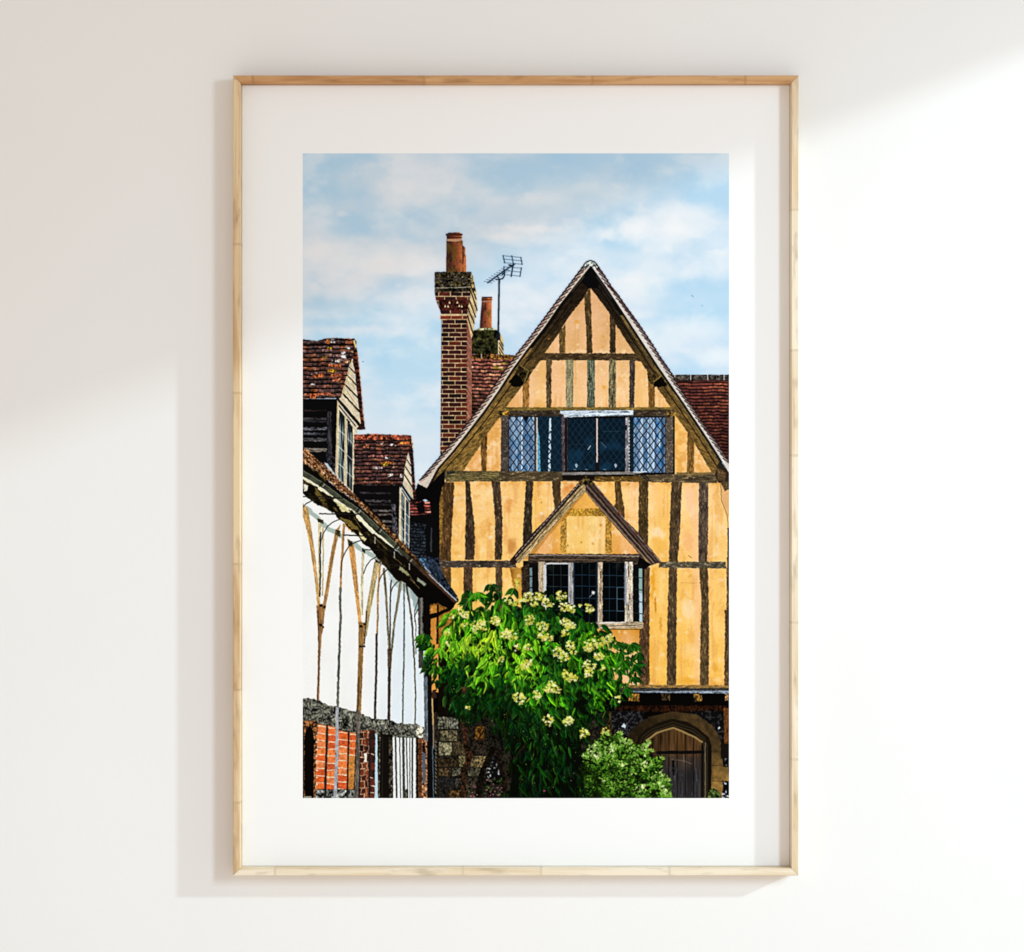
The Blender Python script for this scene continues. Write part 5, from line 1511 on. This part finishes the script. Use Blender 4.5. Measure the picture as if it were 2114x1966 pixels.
# ---- wood ------------------------------------------------------------------------
def wood(name, light, dark, seed):
    m, nt, b = nodes_of(name)
    tc = node(nt, 'ShaderNodeTexCoord')
    mp = node(nt, 'ShaderNodeMapping')
    mp.inputs['Scale'].default_value = (12, 190, 190)
    mp.inputs['Location'].default_value = (seed, seed * .37, 0)
    g = node(nt, 'ShaderNodeTexNoise')
    g.inputs['Scale'].default_value = 1
    g.inputs['Detail'].default_value = 6
    g.inputs['Distortion'].default_value = .8
    ml = node(nt, 'ShaderNodeMapping')
    ml.inputs['Scale'].default_value = (6, 60, 60)
    ml.inputs['Location'].default_value = (seed * 2, 0, 0)
    l = node(nt, 'ShaderNodeTexNoise')
    l.inputs['Scale'].default_value = 1
    l.inputs['Detail'].default_value = 3
    # short joined staves, each of its own tone
    vo = node(nt, 'ShaderNodeTexVoronoi', voronoi_dimensions='1D')
    vo.inputs['Scale'].default_value = 8
    sx = node(nt, 'ShaderNodeSeparateXYZ')
    ad = node(nt, 'ShaderNodeMath', operation='ADD')
    ad.inputs[1].default_value = seed
    hue = node(nt, 'ShaderNodeSeparateColor')
    v2 = node(nt, 'ShaderNodeTexVoronoi', voronoi_dimensions='1D', feature='DISTANCE_TO_EDGE')
    v2.inputs['Scale'].default_value = 8
    kn = node(nt, 'ShaderNodeMath', operation='LESS_THAN')
    kn.inputs[1].default_value = .009
    L = nt.links.new
    L(tc.outputs['Object'], mp.inputs[0])
    L(mp.outputs[0], g.inputs['Vector'])
    L(tc.outputs['Object'], ml.inputs[0])
    L(ml.outputs[0], l.inputs['Vector'])
    L(tc.outputs['Object'], sx.inputs[0])
    L(sx.outputs['X'], ad.inputs[0])
    L(ad.outputs[0], vo.inputs['W'])
    L(ad.outputs[0], v2.inputs['W'])
    L(vo.outputs['Color'], hue.inputs[0])
    L(v2.outputs['Distance'], kn.inputs[0])
    m1 = node(nt, 'ShaderNodeMath', operation='MULTIPLY_ADD')   # grain*.55 + patch*.45
    m1.inputs[1].default_value = .55
    m2 = node(nt, 'ShaderNodeMath', operation='MULTIPLY_ADD')
    m2.inputs[1].default_value = .40
    m3 = node(nt, 'ShaderNodeMath', operation='MULTIPLY_ADD')
    m3.inputs[1].default_value = .10
    m3.inputs[2].default_value = -.025
    L(hue.outputs[0], m3.inputs[0])
    L(l.outputs['Fac'], m2.inputs[0])
    L(m3.outputs[0], m2.inputs[2])
    L(g.outputs['Fac'], m1.inputs[0])
    L(m2.outputs[0], m1.inputs[2])
    r = node(nt, 'ShaderNodeValToRGB')
    r.color_ramp.elements[0].position = .37
    r.color_ramp.elements[0].color = dark + (1,)
    r.color_ramp.elements[1].position = .57
    r.color_ramp.elements[1].color = light + (1,)
    L(m1.outputs[0], r.inputs[0])
    mx = node(nt, 'ShaderNodeMix', data_type='RGBA')
    mx.inputs['B'].default_value = tuple(c * .62 for c in dark) + (1,)
    km = node(nt, 'ShaderNodeMath', operation='MULTIPLY')
    km.inputs[1].default_value = .62
    # knots and flecks
    mk = node(nt, 'ShaderNodeMapping')
    mk.inputs['Scale'].default_value = (38, 150, 150)
    mk.inputs['Location'].default_value = (seed * 5, seed, 0)
    k = node(nt, 'ShaderNodeTexNoise')
    k.inputs['Scale'].default_value = 1
    k.inputs['Detail'].default_value = 4
    kr = node(nt, 'ShaderNodeMapRange')
    kr.inputs['From Min'].default_value = .55
    kr.inputs['From Max'].default_value = .74
    L(tc.outputs['Object'], mk.inputs[0])
    L(mk.outputs[0], k.inputs['Vector'])
    L(k.outputs['Fac'], kr.inputs['Value'])
    kx = node(nt, 'ShaderNodeMath', operation='MAXIMUM')
    # the joint line breaks up with the grain
    kj = node(nt, 'ShaderNodeMath', operation='MULTIPLY')
    L(kn.outputs[0], kj.inputs[0])
    L(g.outputs['Fac'], kj.inputs[1])
    L(kj.outputs[0], kx.inputs[0])
    L(kr.outputs['Result'], kx.inputs[1])
    L(kx.outputs[0], km.inputs[0])
    L(km.outputs[0], mx.inputs['Factor'])
    L(r.outputs[0], mx.inputs['A'])
    L(mx.outputs['Result'], b.inputs['Base Color'])
    bp = node(nt, 'ShaderNodeBump')
    bp.inputs['Strength'].default_value = .15
    bp.inputs['Distance'].default_value = .0004
    L(g.outputs['Fac'], bp.inputs['Height'])
    L(bp.outputs[0], b.inputs['Normal'])
    b.inputs['Roughness'].default_value = .62
    b.inputs['Specular IOR Level'].default_value = .3
    return m


# ---- framed print -------------------------------------------------------------------
fx0, fz1 = px(481, 156)
fx1, fz0 = px(1649, 1808)
RW = 15 * UNIT                                    # width of the moulding
frame = bpy.data.objects.new('framed_print', None)
COL.objects.link(frame)
frame['label'] = 'thin oak-framed print of an old timber-framed house hanging on the sunlit white wall'
frame['category'] = 'picture frame'


def rail(length, mat):
    # a mitred length of moulding along its own x, its outer edge on z = 0
    c = .0005
    back = -.0008
    prof = [(0, back), (0, FRONT + c), (c, FRONT), (RW - c, FRONT), (RW, FRONT + c), (RW, SHEET + .0004), (RW, back)]
    v, f = [], []
    for z, y in prof:
        v.append((-length / 2 + z, y, -z))
    for z, y in prof:
        v.append((length / 2 - z, y, -z))
    n = len(prof)
    for i in range(n):
        j = (i + 1) % n
        f.append((i, i + n, j + n, j))
    f.append(tuple(range(n)))
    f.append(tuple(range(2 * n - 1, n - 1, -1)))
    return mesh_obj('rail', v, f, mat, frame)


W_, H_ = fx1 - fx0, fz1 - fz0
cx_, cz_ = (fx0 + fx1) / 2, (fz0 + fz1) / 2
gap = .00012                                        # the hairline of the mitres
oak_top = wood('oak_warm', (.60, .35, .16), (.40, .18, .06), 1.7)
oak_side = wood('oak_honey_shaded', (.71, .54, .33), (.48, .29, .13), 4.3)  # left rail: honey tone deepened partway to carry the shade on its upper end
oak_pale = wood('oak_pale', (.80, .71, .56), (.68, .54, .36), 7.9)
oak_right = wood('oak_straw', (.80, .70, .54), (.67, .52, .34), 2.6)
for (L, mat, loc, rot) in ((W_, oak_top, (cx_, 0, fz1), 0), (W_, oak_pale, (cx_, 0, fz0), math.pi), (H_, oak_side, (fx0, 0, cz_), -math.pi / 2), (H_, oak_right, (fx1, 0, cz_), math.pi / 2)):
    r = rail(L - 2 * gap, mat)
    r.location = loc
    r.rotation_euler = (0, rot, 0)
bm_, nt, b = nodes_of('grey_board')
nz_ = node(nt, 'ShaderNodeTexNoise')
nz_.inputs['Scale'].default_value = 300
rb = node(nt, 'ShaderNodeValToRGB')
rb.color_ramp.elements[0].color = (.25, .2, .15, 1)
rb.color_ramp.elements[1].color = (.35, .29, .22, 1)
nt.links.new(nz_.outputs['Fac'], rb.inputs[0])
nt.links.new(rb.outputs[0], b.inputs['Base Color'])
slab('backing_board', fx0 + RW + .0002, fx1 - RW - .0002, SHEET + .0009, -.0012, fz0 + RW + .0002, fz1 - RW - .0002, bm_, frame)

# paper: the printed ink is let into the sheet, cell by cell
mp_, nt, b = nodes_of('print_paper')
tc = node(nt, 'ShaderNodeTexCoord')
nn = node(nt, 'ShaderNodeTexNoise')
nn.inputs['Scale'].default_value = 900
nn.inputs['Detail'].default_value = 3
rr = node(nt, 'ShaderNodeValToRGB')
rr.color_ramp.elements[0].color = (.832, .832, .832, 1)
rr.color_ramp.elements[1].color = (.850, .850, .850, 1)
nt.links.new(tc.outputs['Object'], nn.inputs['Vector'])
nt.links.new(nn.outputs['Fac'], rr.inputs[0])
nt.links.new(rr.outputs[0], b.inputs['Base Color'])
b.inputs['Roughness'].default_value = .85
b.inputs['Specular IOR Level'].default_value = .1
ax0, az1 = px(PX0, PY0, SHEET)
ax1, az0 = px(PX0 + PW, PY0 + PH, SHEET)
bx0, bx1, bz0, bz1 = fx0 + RW + .0003, fx1 - RW - .0003, fz0 + RW + .0003, fz1 - RW - .0003
bev = SHEET + .0006                                  # the back of the sheet
vv = [(bx0, SHEET, bz0), (bx1, SHEET, bz0), (bx1, SHEET, bz1), (bx0, SHEET, bz1),
      (ax0, SHEET, az0), (ax1, SHEET, az0), (ax1, SHEET, az1), (ax0, SHEET, az1),
      (bx0, bev, bz0), (bx1, bev, bz0), (bx1, bev, bz1), (bx0, bev, bz1)]
ff = [(0, 1, 5, 4), (1, 2, 6, 5), (2, 3, 7, 6), (3, 0, 4, 7), (8, 11, 10, 9), (0, 8, 9, 1), (1, 9, 10, 2), (2, 10, 11, 3), (3, 11, 8, 0)]
sheet = mesh_obj('print', vv, ff, mp_, frame)
sheet['label'] = 'white-bordered photographic print of an old timber-framed house'

mi_, nt, b = nodes_of('print_ink')
at = node(nt, 'ShaderNodeAttribute', attribute_name='ink')
tc = node(nt, 'ShaderNodeTexCoord')
gn = node(nt, 'ShaderNodeTexNoise')
gn.inputs['Scale'].default_value = 1600
gr = node(nt, 'ShaderNodeValToRGB')
gr.color_ramp.elements[0].color = (.97, .97, .97, 1)
gr.color_ramp.elements[1].color = (1, 1, 1, 1)
mu = node(nt, 'ShaderNodeMix', data_type='RGBA', blend_type='MULTIPLY')
mu.inputs['Factor'].default_value = 1
nt.links.new(tc.outputs['Object'], gn.inputs['Vector'])
nt.links.new(gn.outputs['Fac'], gr.inputs[0])
nt.links.new(at.outputs['Color'], mu.inputs['A'])
nt.links.new(gr.outputs[0], mu.inputs['B'])
nt.links.new(mu.outputs['Result'], b.inputs['Base Color'])
b.inputs['Roughness'].default_value = .9
b.inputs['Specular IOR Level'].default_value = 0.0

lin = pic / 255.0
lin = np.where(lin <= .04045, lin / 12.92, ((lin + .055) / 1.055) ** 2.4) * .86
gx = np.linspace(ax0, ax1, PW + 1)
gz = np.linspace(az1, az0, PH + 1)
LABELS = {SKY: 'pale blue printed sky with soft white clouds', ROOFL: 'printed red-brown tiled roof behind the chimney', CHIM: 'tall dark brick chimney printed left of the gable', AER: 'black television aerial printed against the sky',
          PLAS: 'yellow ochre plaster panels of the printed house', TIMB: 'dark weathered timbers of the printed house', VERGE: 'pale tiled edges of the steep printed gable', LATT: 'wide lead-latticed window with blue curtains high in the printed gable',
          PORCH: 'small plastered gable over the printed bay window', BAY: 'printed bay window with small leaded panes', DOR1: 'larger printed dormer at the left edge', DOR2: 'smaller printed dormer nearer the gabled house', LIME: 'white limewashed wall of the printed cottage',
          WTIM: 'brown V-shaped struts on the printed white wall', EAVE: 'dark printed eaves with gutter and tile edge', PLIN: 'printed orange brick and grey stone plinth', PIPE: 'black printed drainpipe', STONE: 'grey stone wall printed behind the tree trunks',
          ARCH: 'printed stone archway round the door', DOOR: 'brown plank door under the printed arch', TREE: 'green leafy tree printed in front of the houses', BLOS: 'cream blossom heads of the printed tree', SHRUB: 'pale variegated shrub printed below the door',
          CHIM2: 'short mossy chimney printed behind the tall one', ROOFR: 'dark red tiled roof printed right of the gable', TRUNK: 'dark twisted trunks of the printed tree', JETTY: 'dark printed overhang with joist ends', POT: 'larger orange printed chimney pot', POT2: 'smaller printed chimney pot beside the aerial'}
for i, kind in enumerate(KINDS):
    jj, ii = np.nonzero(who == i)
    if not len(jj):
        continue
    n = len(jj)
    a = jj * (PW + 1) + ii
    quad = np.stack([a, a + PW + 1, a + PW + 2, a + 1], 1)
    used, inv = np.unique(quad.ravel(), return_inverse=True)
    co = np.empty((len(used), 3), np.float32)
    co[:, 0] = gx[used % (PW + 1)]
    co[:, 1] = SHEET
    co[:, 2] = gz[used // (PW + 1)]
    me = bpy.data.meshes.new(kind)
    me.vertices.add(len(used))
    me.vertices.foreach_set('co', co.ravel())
    me.loops.add(4 * n)
    me.loops.foreach_set('vertex_index', inv.astype(np.int32).ravel())
    me.polygons.add(n)
    me.polygons.foreach_set('loop_start', np.arange(0, 4 * n, 4, dtype=np.int32))
    me.update(calc_edges=True)
    att = me.attributes.new('ink', 'FLOAT_COLOR', 'FACE')
    rgba = np.ones((n, 4), np.float32)
    rgba[:, :3] = lin[jj, ii]
    att.data.foreach_set('color', rgba.ravel())
    me.materials.append(mi_)
    o = bpy.data.objects.new(kind, me)
    COL.objects.link(o)
    o.parent = sheet
    o['label'] = LABELS[i]
